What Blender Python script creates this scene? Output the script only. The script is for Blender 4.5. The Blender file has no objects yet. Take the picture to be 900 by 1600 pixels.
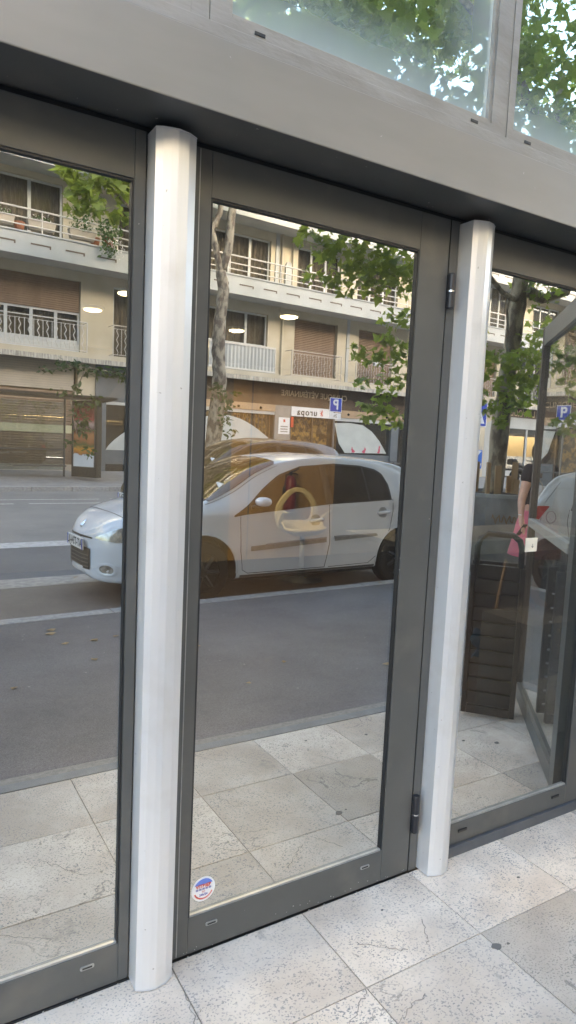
import bpy, bmesh, math, random
import numpy as np
from mathutils import Vector, Matrix
R = math.radians
scn = bpy.context.scene
C = scn.collection
rng = random.Random(7)

# ------------------------------------------------------------------ camera
M = [[0.85536727, -0.04558113, -0.51601279],
     [-0.01400136, 0.99372309, -0.11098819],
     [0.51783279, 0.10216055, 0.84936001]]
cam = bpy.data.cameras.new('camera')
cam.sensor_fit = 'VERTICAL'; cam.sensor_height = 36.0
cam.lens = 36.0 * 1049.14 / 1600.0
cam.clip_start = 0.05; cam.clip_end = 2000
camo = bpy.data.objects.new('camera', cam); C.objects.link(camo)
right = Vector((M[0][0], M[0][2], -M[0][1]))
up = -Vector((M[1][0], M[1][2], -M[1][1]))
back = -Vector((M[2][0], M[2][2], -M[2][1]))
mw = Matrix((right, up, back)).transposed().to_4x4()
mw.translation = Vector((0, -1.7813, 1.60))
camo.matrix_world = mw
scn.camera = camo

# ------------------------------------------------------------------ world, sun, exposure
SUN_EL, SUN_AZ = 17.0, 20.0      # compass-like: azimuth clockwise from +Y
w = bpy.data.worlds.new('World'); scn.world = w; w.use_nodes = True
nt = w.node_tree
sky = nt.nodes.new('ShaderNodeTexSky'); sky.sky_type = 'NISHITA'
sky.sun_disc = False; sky.sun_elevation = R(SUN_EL); sky.sun_rotation = R(SUN_AZ)
sky.air_density = 1.0; sky.dust_density = 4.0; sky.ozone_density = 0.5
bg = nt.nodes['Background']; bg.inputs['Strength'].default_value = 0.15
nt.links.new(sky.outputs[0], bg.inputs['Color'])
sun = bpy.data.lights.new('sun', 'SUN'); sun.energy = 3.5; sun.angle = R(0.5); sun.color = (1.0, 0.93, 0.82)
suno = bpy.data.objects.new('sun', sun); C.objects.link(suno)
sd = Vector((math.sin(R(SUN_AZ)) * math.cos(R(SUN_EL)), math.cos(R(SUN_AZ)) * math.cos(R(SUN_EL)), math.sin(R(SUN_EL))))
suno.rotation_euler = sd.to_track_quat('Z', 'Y').to_euler()
suno.location = (0, -10, 30)
scn.view_settings.view_transform = 'Standard'; scn.view_settings.look = 'None'
scn.view_settings.gamma = 1.0; scn.view_settings.exposure = 3.6
try:
    scn.view_settings.use_white_balance = True
    scn.view_settings.white_balance_temperature = 6750
    scn.view_settings.white_balance_tint = 10
except Exception as e:
    print('wb', e)
try:
    scn.cycles.max_bounces = 12; scn.cycles.glossy_bounces = 8; scn.cycles.transparent_max_bounces = 24
    scn.cycles.transmission_bounces = 8; scn.cycles.diffuse_bounces = 4
    scn.cycles.sample_clamp_indirect = 6
except Exception:
    pass

# ------------------------------------------------------------------ street frame
# the street runs 2.9 degrees off the shopfront: s = metres along it, t = metres out from the shopfront
TH = math.atan(.05)
def S(s, t, z=0.0):
    return Vector((s * math.cos(TH) - t * math.sin(TH), -(s * math.sin(TH) + t * math.cos(TH)), z))

# ------------------------------------------------------------------ helpers
def tag(o, label=None, cat=None, group=None, kind=None):
    if label: o['label'] = label
    if cat: o['category'] = cat
    if group: o['group'] = group
    if kind: o['kind'] = kind
    return o
def empty(name, loc=(0, 0, 0), rz=0.0, **k):
    o = bpy.data.objects.new(name, None); C.objects.link(o)
    o.location = loc; o.rotation_euler = (0, 0, rz); o.empty_display_size = .2
    return tag(o, **k)
def street_root(name, s=0, t=0, z=0, rz=0.0, **k):
    return empty(name, S(s, t, z), -TH + rz, **k)      # local x = along the street, local y = -t
def link(name, me, mat=None, parent=None, smooth=False, **k):
    o = bpy.data.objects.new(name, me); C.objects.link(o)
    if mat is not None and len(me.materials) == 0:
        for m_ in (mat if isinstance(mat, (list, tuple)) else [mat]): me.materials.append(m_)
    if parent: o.parent = parent
    if smooth: me.shade_smooth()
    return tag(o, **k)

class MB:
    def __init__(s): s.v = []; s.f = []; s.m = []; s.cur = 0
    def add(s, vs, fs):
        n = len(s.v); s.v += [tuple(v) for v in vs]; s.f += [tuple(i + n for i in f) for f in fs]; s.m += [s.cur] * len(fs); return s
    def box(s, x0, x1, y0, y1, z0, z1):
        if x0 > x1: x0, x1 = x1, x0
        if y0 > y1: y0, y1 = y1, y0
        if z0 > z1: z0, z1 = z1, z0
        return s.add([(x0, y0, z0), (x1, y0, z0), (x1, y1, z0), (x0, y1, z0), (x0, y0, z1), (x1, y0, z1), (x1, y1, z1), (x0, y1, z1)],
                     [(3, 2, 1, 0), (4, 5, 6, 7), (0, 1, 5, 4), (1, 2, 6, 5), (2, 3, 7, 6), (3, 0, 4, 7)])
    def tbox(s, s0, s1, t0, t1, z0, z1): return s.box(s0, s1, -t0, -t1, z0, z1)
    def prism(s, pts, z0, z1):
        n = len(pts)
        return s.add([(x, y, z0) for x, y in pts] + [(x, y, z1) for x, y in pts],
                     [tuple(range(n))[::-1], tuple(range(n, 2 * n))] + [(i, (i + 1) % n, n + (i + 1) % n, n + i) for i in range(n)])
    def plate(s, pts, y0, y1):      # outline in x,z, thickness along y
        n = len(pts)
        return s.add([(x, y0, z) for x, z in pts] + [(x, y1, z) for x, z in pts],
                     [tuple(range(n)), tuple(range(n, 2 * n))[::-1]] + [(i, (i + 1) % n, n + (i + 1) % n, n + i)[::-1] for i in range(n)])
    def tube(s, pts, r, n=8, caps=True):
        pts = [Vector(p) for p in pts]; k = len(pts)
        rs = r if isinstance(r, (list, tuple)) else [r] * k
        vs = []
        ref = Vector((0, 0, 1))
        for i, p in enumerate(pts):
            d = (pts[min(i + 1, k - 1)] - pts[max(i - 1, 0)]).normalized()
            if abs(d.dot(ref)) > .95: ref = Vector((1, 0, 0)) if abs(d.x) < .9 else Vector((0, 1, 0))
            a = d.cross(ref).normalized(); b = d.cross(a)
            ref = -a.cross(d) if False else ref
            for j in range(n):
                q = 2 * math.pi * j / n
                vs.append(p + (a * math.cos(q) + b * math.sin(q)) * rs[i])
        fs = []
        for i in range(k - 1):
            for j in range(n):
                fs.append((i * n + j, i * n + (j + 1) % n, (i + 1) * n + (j + 1) % n, (i + 1) * n + j))
        if caps: fs += [tuple(range(n))[::-1], tuple(range((k - 1) * n, k * n))]
        return s.add(vs, fs)
    def lathe(s, prof, c=(0, 0, 0), n=20, axis='z'):
        vs = []
        for r, h in prof:
            for j in range(n):
                q = 2 * math.pi * j / n
                x, y, z = r * math.cos(q), r * math.sin(q), h
                if axis == 'y': x, y, z = x, z, y
                vs.append((c[0] + x, c[1] + y, c[2] + z))
        fs = [(i * n + j, i * n + (j + 1) % n, (i + 1) * n + (j + 1) % n, (i + 1) * n + j) for i in range(len(prof) - 1) for j in range(n)]
        fs += [tuple(range(n))[::-1], tuple(range((len(prof) - 1) * n, len(prof) * n))]
        return s.add(vs, fs)
    def mesh(s, name, recalc=True, bevel=0.0):
        me = bpy.data.meshes.new(name); me.from_pydata(s.v, [], s.f)
        if any(s.m): me.polygons.foreach_set('material_index', s.m)
        if recalc or bevel:
            bm = bmesh.new(); bm.from_mesh(me)
            if recalc: bmesh.ops.recalc_face_normals(bm, faces=bm.faces)
            if bevel: bmesh.ops.bevel(bm, geom=[e for e in bm.edges if len(e.link_faces) == 2 and e.calc_face_angle(0) > .6], offset=bevel, segments=2, profile=.6, affect='EDGES')
            bm.to_mesh(me); bm.free()
        return me
    def build(s, name, mat, parent=None, bevel=0.0, smooth=False, **k):
        return link(name, s.mesh(name, bevel=bevel), mat, parent, smooth, **k)

# ------------------------------------------------------------------ materials
def new_mat(name):
    m = bpy.data.materials.new(name); m.use_nodes = True; return m, m.node_tree, m.node_tree.nodes['Principled BSDF']
def noise_mat(name, c1, c2, scale=8.0, rough=.6, metal=0.0, bump=0.0, detail=5.0, bscale=None, spec=.5, island=0.0, coat=0.0, stretch=None, ramp=(.35, .65), objrand=0.0, speck=None, grime=None):
    m, nt, p = new_mat(name); N, L = nt.nodes, nt.links
    tc = N.new('ShaderNodeTexCoord'); no = N.new('ShaderNodeTexNoise'); no.inputs['Scale'].default_value = scale; no.inputs['Detail'].default_value = detail
    src = tc.outputs['Object']
    if stretch:
        mp = N.new('ShaderNodeMapping'); mp.inputs['Scale'].default_value = stretch; L.new(src, mp.inputs[0]); src = mp.outputs[0]
    L.new(src, no.inputs['Vector'])
    cr = N.new('ShaderNodeValToRGB'); cr.color_ramp.elements[0].position = ramp[0]; cr.color_ramp.elements[1].position = ramp[1]
    cr.color_ramp.elements[0].color = (*c1, 1); cr.color_ramp.elements[1].color = (*c2, 1)
    L.new(no.outputs['Fac'], cr.inputs[0]); col = cr.outputs[0]
    if island or objrand:
        g = N.new('ShaderNodeNewGeometry'); oi = N.new('ShaderNodeObjectInfo')
        hs = N.new('ShaderNodeHueSaturation'); mr = N.new('ShaderNodeMapRange')
        a = island or objrand
        mr.inputs['To Min'].default_value = 1 - a; mr.inputs['To Max'].default_value = 1 + a
        L.new(g.outputs['Random Per Island'] if island else oi.outputs['Random'], mr.inputs[0])
        L.new(mr.outputs[0], hs.inputs['Value']); L.new(col, hs.inputs['Color']); col = hs.outputs[0]
    for sp_, sc_, lo_, hi_ in ([(speck, 55, .735, .75)] if speck else []) + ([(grime, 6, .55, .80)] if grime else []):
        ns = N.new('ShaderNodeTexNoise'); ns.inputs['Scale'].default_value = sc_; ns.inputs['Detail'].default_value = 3 if sp_ is speck else 9; L.new(tc.outputs['Object'], ns.inputs['Vector'])
        rs = N.new('ShaderNodeMapRange'); rs.inputs['From Min'].default_value = lo_; rs.inputs['From Max'].default_value = hi_; L.new(ns.outputs['Fac'], rs.inputs[0])
        ms = N.new('ShaderNodeMix'); ms.data_type = 'RGBA'; L.new(rs.outputs[0], ms.inputs[0]); L.new(col, ms.inputs[6]); ms.inputs[7].default_value = (*sp_, 1); col = ms.outputs[2]
    L.new(col, p.inputs['Base Color'])
    p.inputs['Roughness'].default_value = rough; p.inputs['Metallic'].default_value = metal
    p.inputs['Specular IOR Level'].default_value = spec; p.inputs['Coat Weight'].default_value = coat
    if bump:
        bp = N.new('ShaderNodeBump'); bp.inputs['Strength'].default_value = bump; bp.inputs['Distance'].default_value = .01
        n2 = N.new('ShaderNodeTexNoise'); n2.inputs['Scale'].default_value = bscale or scale * 6; n2.inputs['Detail'].default_value = 6
        L.new(src, n2.inputs['Vector']); L.new(n2.outputs['Fac'], bp.inputs['Height']); L.new(bp.outputs[0], p.inputs['Normal'])
    return m
def emit_mat(name, col, st):
    m, nt, p = new_mat(name); p.inputs['Emission Color'].default_value = (*col, 1); p.inputs['Emission Strength'].default_value = st
    p.inputs['Base Color'].default_value = (*col, 1); return m
def flat(name, col, rough=.5, metal=0.0, spec=.5):
    return noise_mat(name, tuple(c * .93 for c in col), tuple(min(1, c * 1.05) for c in col), 14, rough, metal, spec=spec)

def stone_mat(k=1.0):
    m, nt, p = new_mat('speckled limestone'); N, L = nt.nodes, nt.links
    tc = N.new('ShaderNodeTexCoord'); oi = N.new('ShaderNodeObjectInfo')
    va = N.new('ShaderNodeVectorMath'); va.operation = 'ADD'
    sc = N.new('ShaderNodeVectorMath'); sc.operation = 'SCALE'; sc.inputs['Scale'].default_value = 37.0
    cb = N.new('ShaderNodeCombineXYZ')
    for i in range(3): L.new(oi.outputs['Random'], cb.inputs[i])
    L.new(cb.outputs[0], sc.inputs[0]); L.new(tc.outputs['Object'], va.inputs[0]); L.new(sc.outputs[0], va.inputs[1])
    v = va.outputs[0]
    def noise(scale, det, rough=.6):
        n = N.new('ShaderNodeTexNoise'); n.inputs['Scale'].default_value = scale; n.inputs['Detail'].default_value = det; n.inputs['Roughness'].default_value = rough
        mq = N.new('ShaderNodeMapping'); mq.inputs['Scale'].default_value = (.8, 1, 1) if scale > 20 else (1, 1, 1); L.new(v, mq.inputs[0])
        L.new(mq.outputs[0], n.inputs['Vector']); return n.outputs['Fac']
    def ramp(x, a, b, ca, cb_):
        r = N.new('ShaderNodeValToRGB'); r.color_ramp.elements[0].position = a; r.color_ramp.elements[1].position = b
        r.color_ramp.elements[0].color = ca; r.color_ramp.elements[1].color = cb_; L.new(x, r.inputs[0]); return r.outputs[0]
    def mix(f, a, b, mode='MIX'):
        x = N.new('ShaderNodeMix'); x.data_type = 'RGBA'; x.blend_type = mode
        if isinstance(f, float): x.inputs[0].default_value = f
        else: L.new(f, x.inputs[0])
        for k_, q in ((6, a), (7, b)):
            if isinstance(q, tuple): x.inputs[k_].default_value = q
            else: L.new(q, x.inputs[k_])
        return x.outputs[2]
    base = ramp(noise(3.2, 4), .35, .68, (.58, .495, .415, 1), (.80, .72, .63, 1))
    tint = ramp(oi.outputs['Random'], 0, 1, (.78, .77, .76, 1), (1.06, 1.04, 1.02, 1))
    base = mix(1.0, base, tint, 'MULTIPLY')
    s1 = ramp(noise(170, 2, .5), .37, .44, (1, 1, 1, 1), (0, 0, 0, 1)); s2 = ramp(noise(55, 5, .7), .33, .37, (1, 1, 1, 1), (0, 0, 0, 1))
    speck = mix(1.0, s1, s2, 'LIGHTEN')
    region = ramp(noise(5.0, 5), .36, .62, (.30, .30, .30, 1), (1, 1, 1, 1))
    sm = N.new('ShaderNodeMath'); sm.operation = 'MULTIPLY'; L.new(speck, sm.inputs[0]); L.new(region, sm.inputs[1])
    base = mix(sm.outputs[0], base, (.25, .24, .235, 1))
    vein = N.new('ShaderNodeTexNoise'); vein.inputs['Scale'].default_value = 4.5; vein.inputs['Detail'].default_value = 9; vein.inputs['Distortion'].default_value = .8
    L.new(v, vein.inputs['Vector'])
    ab = N.new('ShaderNodeMath'); ab.operation = 'SUBTRACT'; L.new(vein.outputs['Fac'], ab.inputs[0]); ab.inputs[1].default_value = .62
    ab2 = N.new('ShaderNodeMath'); ab2.operation = 'ABSOLUTE'; L.new(ab.outputs[0], ab2.inputs[0])
    vf = ramp(ab2.outputs[0], .0, .011, (.85, .85, .85, 1), (0, 0, 0, 1))
    vr = ramp(noise(2.1, 2), .55, .62, (0, 0, 0, 1), (1, 1, 1, 1)); vm = N.new('ShaderNodeMath'); vm.operation = 'MULTIPLY'; L.new(vf, vm.inputs[0]); L.new(vr, vm.inputs[1])
    base = mix(vm.outputs[0], base, (.20, .18, .165, 1))
    sp = ramp(noise(4.0, 6), .66, .74, (0, 0, 0, 1), (1, 1, 1, 1))
    base = mix(sp, base, (.30, .275, .25, 1))
    if k != 1.0: base = mix(1.0, base, (k, k, k * .99, 1), 'MULTIPLY')
    L.new(base, p.inputs['Base Color']); p.inputs['Roughness'].default_value = .62
    bp = N.new('ShaderNodeBump'); bp.inputs['Strength'].default_value = .35; bp.inputs['Distance'].default_value = .003; bp.invert = True
    L.new(sm.outputs[0], bp.inputs['Height']); L.new(bp.outputs[0], p.inputs['Normal'])
    return m

def asphalt_mat(name, c1, c2, spots=True):
    m, nt, p = new_mat(name); N, L = nt.nodes, nt.links
    tc = N.new('ShaderNodeTexCoord')
    a = N.new('ShaderNodeTexNoise'); a.inputs['Scale'].default_value = .9; a.inputs['Detail'].default_value = 10; a.inputs['Roughness'].default_value = .68
    b = N.new('ShaderNodeTexNoise'); b.inputs['Scale'].default_value = 160; b.inputs['Detail'].default_value = 2
    L.new(tc.outputs['Object'], a.inputs[0]); L.new(tc.outputs['Object'], b.inputs[0])
    r = N.new('ShaderNodeValToRGB'); r.color_ramp.elements[0].position = .34; r.color_ramp.elements[1].position = .66
    r.color_ramp.elements[0].color = (*c1, 1); r.color_ramp.elements[1].color = (*c2, 1); L.new(a.outputs['Fac'], r.inputs[0])
    x = N.new('ShaderNodeMix'); x.data_type = 'RGBA'; x.blend_type = 'OVERLAY'; x.inputs[0].default_value = .8
    L.new(r.outputs[0], x.inputs[6]); L.new(b.outputs['Fac'], x.inputs[7])
    v = N.new('ShaderNodeTexVoronoi'); v.inputs['Scale'].default_value = 5.5; L.new(tc.outputs['Object'], v.inputs['Vector'])
    rr = N.new('ShaderNodeValToRGB'); rr.color_ramp.elements[0].position = .035; rr.color_ramp.elements[1].position = .05
    rr.color_ramp.elements[0].color = (1, 1, 1, 1); rr.color_ramp.elements[1].color = (0, 0, 0, 1); L.new(v.outputs['Distance'], rr.inputs[0])
    y = N.new('ShaderNodeMix'); y.data_type = 'RGBA'; L.new(rr.outputs[0], y.inputs[0]); L.new(x.outputs[2], y.inputs[6]); y.inputs[7].default_value = (.3, .29, .28, 1)
    L.new(y.outputs[2] if spots else x.outputs[2], p.inputs['Base Color']); p.inputs['Roughness'].default_value = .75
    bp = N.new('ShaderNodeBump'); bp.inputs['Strength'].default_value = .3; bp.inputs['Distance'].default_value = .004
    L.new(b.outputs['Fac'], bp.inputs['Height']); L.new(bp.outputs[0], p.inputs['Normal'])
    return m

def mirror_glass(name, refl=.56, tint=(.80, .86, .80), through=(.62, .60, .54), dirt=0.0, gain=.35):
    m, nt, p = new_mat(name); N, L = nt.nodes, nt.links; N.remove(p)
    out = N['Material Output']
    gl = N.new('ShaderNodeBsdfGlossy'); gl.inputs['Roughness'].default_value = 0.0; gl.inputs['Color'].default_value = (*tint, 1)
    tr = N.new('ShaderNodeBsdfTransparent'); tr.inputs['Color'].default_value = (*through, 1)
    lw = N.new('ShaderNodeLayerWeight'); lw.inputs['Blend'].default_value = .25
    mr = N.new('ShaderNodeMapRange'); mr.inputs['To Min'].default_value = refl; mr.inputs['To Max'].default_value = min(1, refl + gain)
    L.new(lw.outputs['Fresnel'], mr.inputs[0])
    mx = N.new('ShaderNodeMixShader'); L.new(mr.outputs[0], mx.inputs[0]); L.new(tr.outputs[0], mx.inputs[1]); L.new(gl.outputs[0], mx.inputs[2])
    tc = N.new('ShaderNodeTexCoord'); n = N.new('ShaderNodeTexNoise'); n.inputs['Scale'].default_value = 1.3; n.inputs['Detail'].default_value = 2
    L.new(tc.outputs['Object'], n.inputs[0])
    bp = N.new('ShaderNodeBump'); bp.inputs['Strength'].default_value = .05; bp.inputs['Distance'].default_value = .004
    L.new(n.outputs['Fac'], bp.inputs['Height']); L.new(bp.outputs[0], gl.inputs['Normal'])
    # thin dust film
    df = N.new('ShaderNodeBsdfDiffuse'); df.inputs['Color'].default_value = (.52, .62, .66, 1) if dirt else (.6, .6, .58, 1)
    n2 = N.new('ShaderNodeTexNoise'); n2.inputs['Scale'].default_value = 3.0; n2.inputs['Detail'].default_value = 7
    mp = N.new('ShaderNodeMapping'); mp.inputs['Scale'].default_value = (3, 1, .6); L.new(tc.outputs['Object'], mp.inputs[0]); L.new(mp.outputs[0], n2.inputs[0])
    m2 = N.new('ShaderNodeMapRange'); m2.inputs['From Min'].default_value = .3; m2.inputs['From Max'].default_value = .75
    m2.inputs['To Min'].default_value = .01 + dirt * .25; m2.inputs['To Max'].default_value = .03 + dirt * .8
    L.new(n2.outputs['Fac'], m2.inputs[0]); f = m2.outputs[0]
    if dirt:     # grime gathers along the bottom and right edges of the pane
        sx = N.new('ShaderNodeSeparateXYZ'); L.new(tc.outputs['Generated'], sx.inputs[0])
        e1 = N.new('ShaderNodeMapRange'); e1.inputs['From Min'].default_value = .0; e1.inputs['From Max'].default_value = .16; e1.inputs['To Min'].default_value = 1; e1.inputs['To Max'].default_value = 0
        L.new(sx.outputs['Z'], e1.inputs[0])
        e2 = N.new('ShaderNodeMapRange'); e2.inputs['From Min'].default_value = .72; e2.inputs['From Max'].default_value = 1.0; e2.inputs['To Min'].default_value = 0; e2.inputs['To Max'].default_value = .8
        L.new(sx.outputs['X'], e2.inputs[0])
        mxx = N.new('ShaderNodeMath'); mxx.operation = 'MAXIMUM'; L.new(e1.outputs[0], mxx.inputs[0]); L.new(e2.outputs[0], mxx.inputs[1])
        mu = N.new('ShaderNodeMath'); mu.operation = 'MULTIPLY_ADD'; L.new(mxx.outputs[0], mu.inputs[0]); mu.inputs[1].default_value = .5; L.new(f, mu.inputs[2]); f = mu.outputs[0]
    mx2 = N.new('ShaderNodeMixShader'); L.new(f, mx2.inputs[0]); L.new(mx.outputs[0], mx2.inputs[1]); L.new(df.outputs[0], mx2.inputs[2])
    L.new(mx2.outputs[0], out.inputs['Surface'])
    return m
def clear_glass(name, refl=.1, tint=(.9, .95, .93)):
    m, nt, p = new_mat(name); N, L = nt.nodes, nt.links; N.remove(p); out = N['Material Output']
    gl = N.new('ShaderNodeBsdfGlossy'); gl.inputs['Roughness'].default_value = 0.0
    tr = N.new('ShaderNodeBsdfTransparent'); tr.inputs['Color'].default_value = (*tint, 1)
    mx = N.new('ShaderNodeMixShader'); mx.inputs[0].default_value = refl; L.new(tr.outputs[0], mx.inputs[1]); L.new(gl.outputs[0], mx.inputs[2]); L.new(mx.outputs[0], out.inputs['Surface'])
    return m
def leaf_mat(name, c1, c2, tcol):
    m, nt, p = new_mat(name); N, L = nt.nodes, nt.links; out = N['Material Output']
    g = N.new('ShaderNodeNewGeometry'); r = N.new('ShaderNodeValToRGB')
    r.color_ramp.elements[0].color = (*c1, 1); r.color_ramp.elements[1].color = (*c2, 1); L.new(g.outputs['Random Per Island'], r.inputs[0])
    L.new(r.outputs[0], p.inputs['Base Color']); p.inputs['Roughness'].default_value = .5
    t = N.new('ShaderNodeBsdfTranslucent'); t.inputs['Color'].default_value = (*tcol, 1)
    mx = N.new('ShaderNodeMixShader'); mx.inputs[0].default_value = .42; L.new(p.outputs[0], mx.inputs[1]); L.new(t.outputs[0], mx.inputs[2]); L.new(mx.outputs[0], out.inputs['Surface'])
    return m
def paint(name, col, rough=.28, metal=0.0):
    m, nt, p = new_mat(name); p.inputs['Base Color'].default_value = (*col, 1); p.inputs['Roughness'].default_value = rough
    p.inputs['Metallic'].default_value = metal; p.inputs['Coat Weight'].default_value = .8; p.inputs['Coat Roughness'].default_value = .04
    N, L = nt.nodes, nt.links
    tc = N.new('ShaderNodeTexCoord'); n = N.new('ShaderNodeTexNoise'); n.inputs['Scale'].default_value = 2.2; n.inputs['Detail'].default_value = 6; L.new(tc.outputs['Object'], n.inputs[0])
    r = N.new('ShaderNodeValToRGB'); r.color_ramp.elements[0].position = .3; r.color_ramp.elements[1].position = .7
    r.color_ramp.elements[0].color = (*[c * .92 for c in col], 1); r.color_ramp.elements[1].color = (*col, 1); L.new(n.outputs['Fac'], r.inputs[0]); L.new(r.outputs[0], p.inputs['Base Color'])
    return m

X = {}
X['stone'] = stone_mat(); X['stone_dark'] = stone_mat(.80)
X['asphalt'] = asphalt_mat('pavement asphalt', (.095, .095, .102), (.165, .16, .165))
X['road'] = asphalt_mat('road asphalt', (.19, .185, .18), (.26, .25, .235))
X['lane'] = asphalt_mat('road dark lane', (.12, .12, .128), (.16, .16, .168))
X['parking'] = asphalt_mat('parking bay asphalt', (.14, .12, .105), (.20, .175, .15))
X['kerb'] = noise_mat('granite kerb', (.27, .265, .26), (.40, .39, .375), 20, .7, bump=.3, objrand=.08)
X['white_line'] = noise_mat('worn white road paint', (.42, .41, .40), (.62, .61, .59), 18, .6)
X['cream_band'] = noise_mat('worn pale strip', (.28, .26, .23), (.42, .39, .35), 12, .7)
X['frame'] = noise_mat('dark grey powder coat', (.086, .087, .084), (.100, .100, .096), 5, .36, 0.0, bump=.04, bscale=300, spec=.35, speck=(.35, .34, .32), grime=(.135, .128, .115))
X['fascia'] = noise_mat('grey painted steel', (.215, .20, .18), (.24, .222, .20), 2.5, .36, 0.0, stretch=(1, 1, 4), speck=(.5, .49, .46), grime=(.22, .205, .185))
X['gasket'] = flat('black gasket', (.012, .012, .013), .5)
X['alu'] = noise_mat('brushed anodised aluminium', (.70, .70, .705), (.72, .72, .725), 9, .36, .42, stretch=(5, 5, .2), speck=(.45, .44, .43), grime=(.61, .60, .585))
X['hinge'] = flat('black hinge metal', (.03, .03, .035), .35, .3)
X['old_alu'] = noise_mat('weathered aluminium', (.24, .225, .205), (.30, .285, .265), 3.5, .5, .3, bump=.15, stretch=(1.5, 1.5, 6), detail=8)
X['bead'] = noise_mat('glazing bead', (.30, .30, .29), (.38, .38, .37), 20, .4, .4)
X['glass'] = mirror_glass('reflective glass', refl=.56, tint=(.92, .96, .96), through=(.62, .58, .50))
X['glass_in'] = clear_glass('inner glass face', .09)
X['glass_up'] = mirror_glass('dusty reflective glass', refl=.80, tint=(.93, 1.0, .90), through=(.3, .36, .34), dirt=.05)
X['darkglass'] = flat('dark upper glass', (.03, .033, .036), .08)
X['clear'] = clear_glass('shelter glass', .18, (.86, .9, .88))
X['win'] = mirror_glass('window glass', refl=.03, tint=(.9, .9, .9), through=(.55, .53, .48), gain=.12)
X['shopwin'] = mirror_glass('shop window glass', refl=.10, tint=(.95, .93, .88), through=(.6, .6, .58), gain=.15)
X['render'] = noise_mat('cream render', (.50, .44, .33), (.57, .51, .40), 1.2, .85, bump=.12, bscale=60, detail=8)
X['render_w'] = noise_mat('white painted render', (.42, .43, .42), (.48, .49, .48), 1.5, .8, bump=.1, bscale=50, detail=8, stretch=(1, 1, .4))
X['slabedge'] = noise_mat('stained slab edge', (.28, .26, .23), (.55, .52, .46), 4, .85, bump=.2, stretch=(6, 1, .7), detail=8)
X['white'] = noise_mat('white window paint', (.52, .53, .52), (.58, .59, .58), 10, .45)
X['curtain'] = noise_mat('net curtain', (.20, .175, .14), (.40, .355, .29), 6, .9, stretch=(8, 8, .5))
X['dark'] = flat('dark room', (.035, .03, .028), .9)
X['shutter'] = noise_mat('brown roller shutter', (.20, .135, .09), (.25, .17, .115), 4, .55)
X['beige'] = noise_mat('beige cladding', (.42, .37, .30), (.48, .42, .35), 2, .7)
X['brown'] = noise_mat('brown fascia', (.085, .055, .038), (.11, .075, .05), 2, .4)
X['tan'] = noise_mat('tan awning band', (.38, .27, .17), (.43, .31, .20), 3, .7)
X['bluegrey'] = noise_mat('blue grey paint', (.105, .125, .145), (.13, .15, .17), 3, .5)
X['greyp'] = noise_mat('grey pillar paint', (.25, .235, .215), (.30, .285, .26), 3, .6)
X['rail'] = flat('white railing paint', (.6, .58, .54), .5)
X['rail_g'] = flat('pale railing metal', (.55, .51, .46), .5)
X['vinyl'] = noise_mat('white window film', (.44, .47, .46), (.50, .53, .52), 2, .6)
X['pink'] = flat('pink vinyl', (.55, .06, .13), .6)
X['gold'] = noise_mat('painted gold reflection', (.10, .05, .012), (.80, .48, .10), 5, .7, detail=9, ramp=(.46, .60))  # window backdrop: bright foliage reflection painted into the colour as gold noise
X['bark'] = noise_mat('plane tree bark', (.13, .10, .075), (.36, .31, .23), 7, .85, bump=.5, bscale=25, stretch=(1, 1, .5), detail=8, ramp=(.42, .58))
X['leaf'] = leaf_mat('plane leaves', (.035, .07, .014), (.24, .295, .06), (.44, .55, .09))
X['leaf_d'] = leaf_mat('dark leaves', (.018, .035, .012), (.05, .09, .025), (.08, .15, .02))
X['leaf_s'] = leaf_mat('shrub leaves', (.05, .10, .03), (.13, .20, .07), (.15, .26, .06))
X['petal'] = flat('white petals', (.75, .73, .68), .6)
X['redfl'] = flat('red petals', (.6, .04, .03), .6)
X['terra'] = flat('terracotta', (.38, .15, .08), .8)
X['concrete'] = noise_mat('concrete', (.24, .23, .21), (.36, .345, .32), 3, .85, bump=.3, bscale=60, detail=9)
X['soil'] = noise_mat('soil', (.05, .03, .02), (.10, .065, .04), 30, .95, bump=.6)
X['wood'] = noise_mat('pale timber', (.42, .28, .16), (.55, .39, .24), 6, .7, stretch=(1, 1, .15), objrand=.1)
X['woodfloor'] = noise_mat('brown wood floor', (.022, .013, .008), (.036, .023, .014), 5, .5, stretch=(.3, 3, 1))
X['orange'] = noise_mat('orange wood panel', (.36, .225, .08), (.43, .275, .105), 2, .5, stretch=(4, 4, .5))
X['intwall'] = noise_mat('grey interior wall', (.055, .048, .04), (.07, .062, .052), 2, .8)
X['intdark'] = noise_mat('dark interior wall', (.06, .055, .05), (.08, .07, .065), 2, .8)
X['paint_w'] = paint('white car paint', (.76, .81, .88), .22)
X['paint_b'] = paint('dark bronze car paint', (.06, .042, .03), .2, .4)
X['carglass'] = flat('tinted car window glass', (.022, .016, .012), .03, spec=.35)
X['cardark'] = flat('dark car interior', (.02, .017, .015), .8)
X['tyre'] = flat('tyre rubber', (.018, .018, .018), .8)
X['rim'] = flat('alloy rim', (.42, .43, .44), .35, .6)
X['black'] = flat('black plastic', (.022, .021, .021), .45)
X['greypl'] = flat('grey plastic', (.11, .105, .10), .5)
X['chrome'] = flat('chrome', (.75, .75, .75), .12, 1.0)
X['lens'] = clear_glass('lamp lens', .22, (.9, .9, .88))
X['red_lens'] = flat('red lamp lens', (.55, .02, .015), .12)
X['amber'] = noise_mat('headlamp bowl', (.12, .10, .08), (.70, .66, .58), 14, .18, .6)
X['plate_w'] = flat('number plate', (.72, .72, .70), .5)
X['ink'] = flat('black print', (.03, .03, .03), .6)
X['sign_blue'] = flat('sign blue', (.035, .07, .42), .4)
X['sign_sky'] = flat('sign bright blue', (.03, .16, .60), .4)
X['sign_white'] = flat('sign white', (.78, .78, .78), .5)
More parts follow.
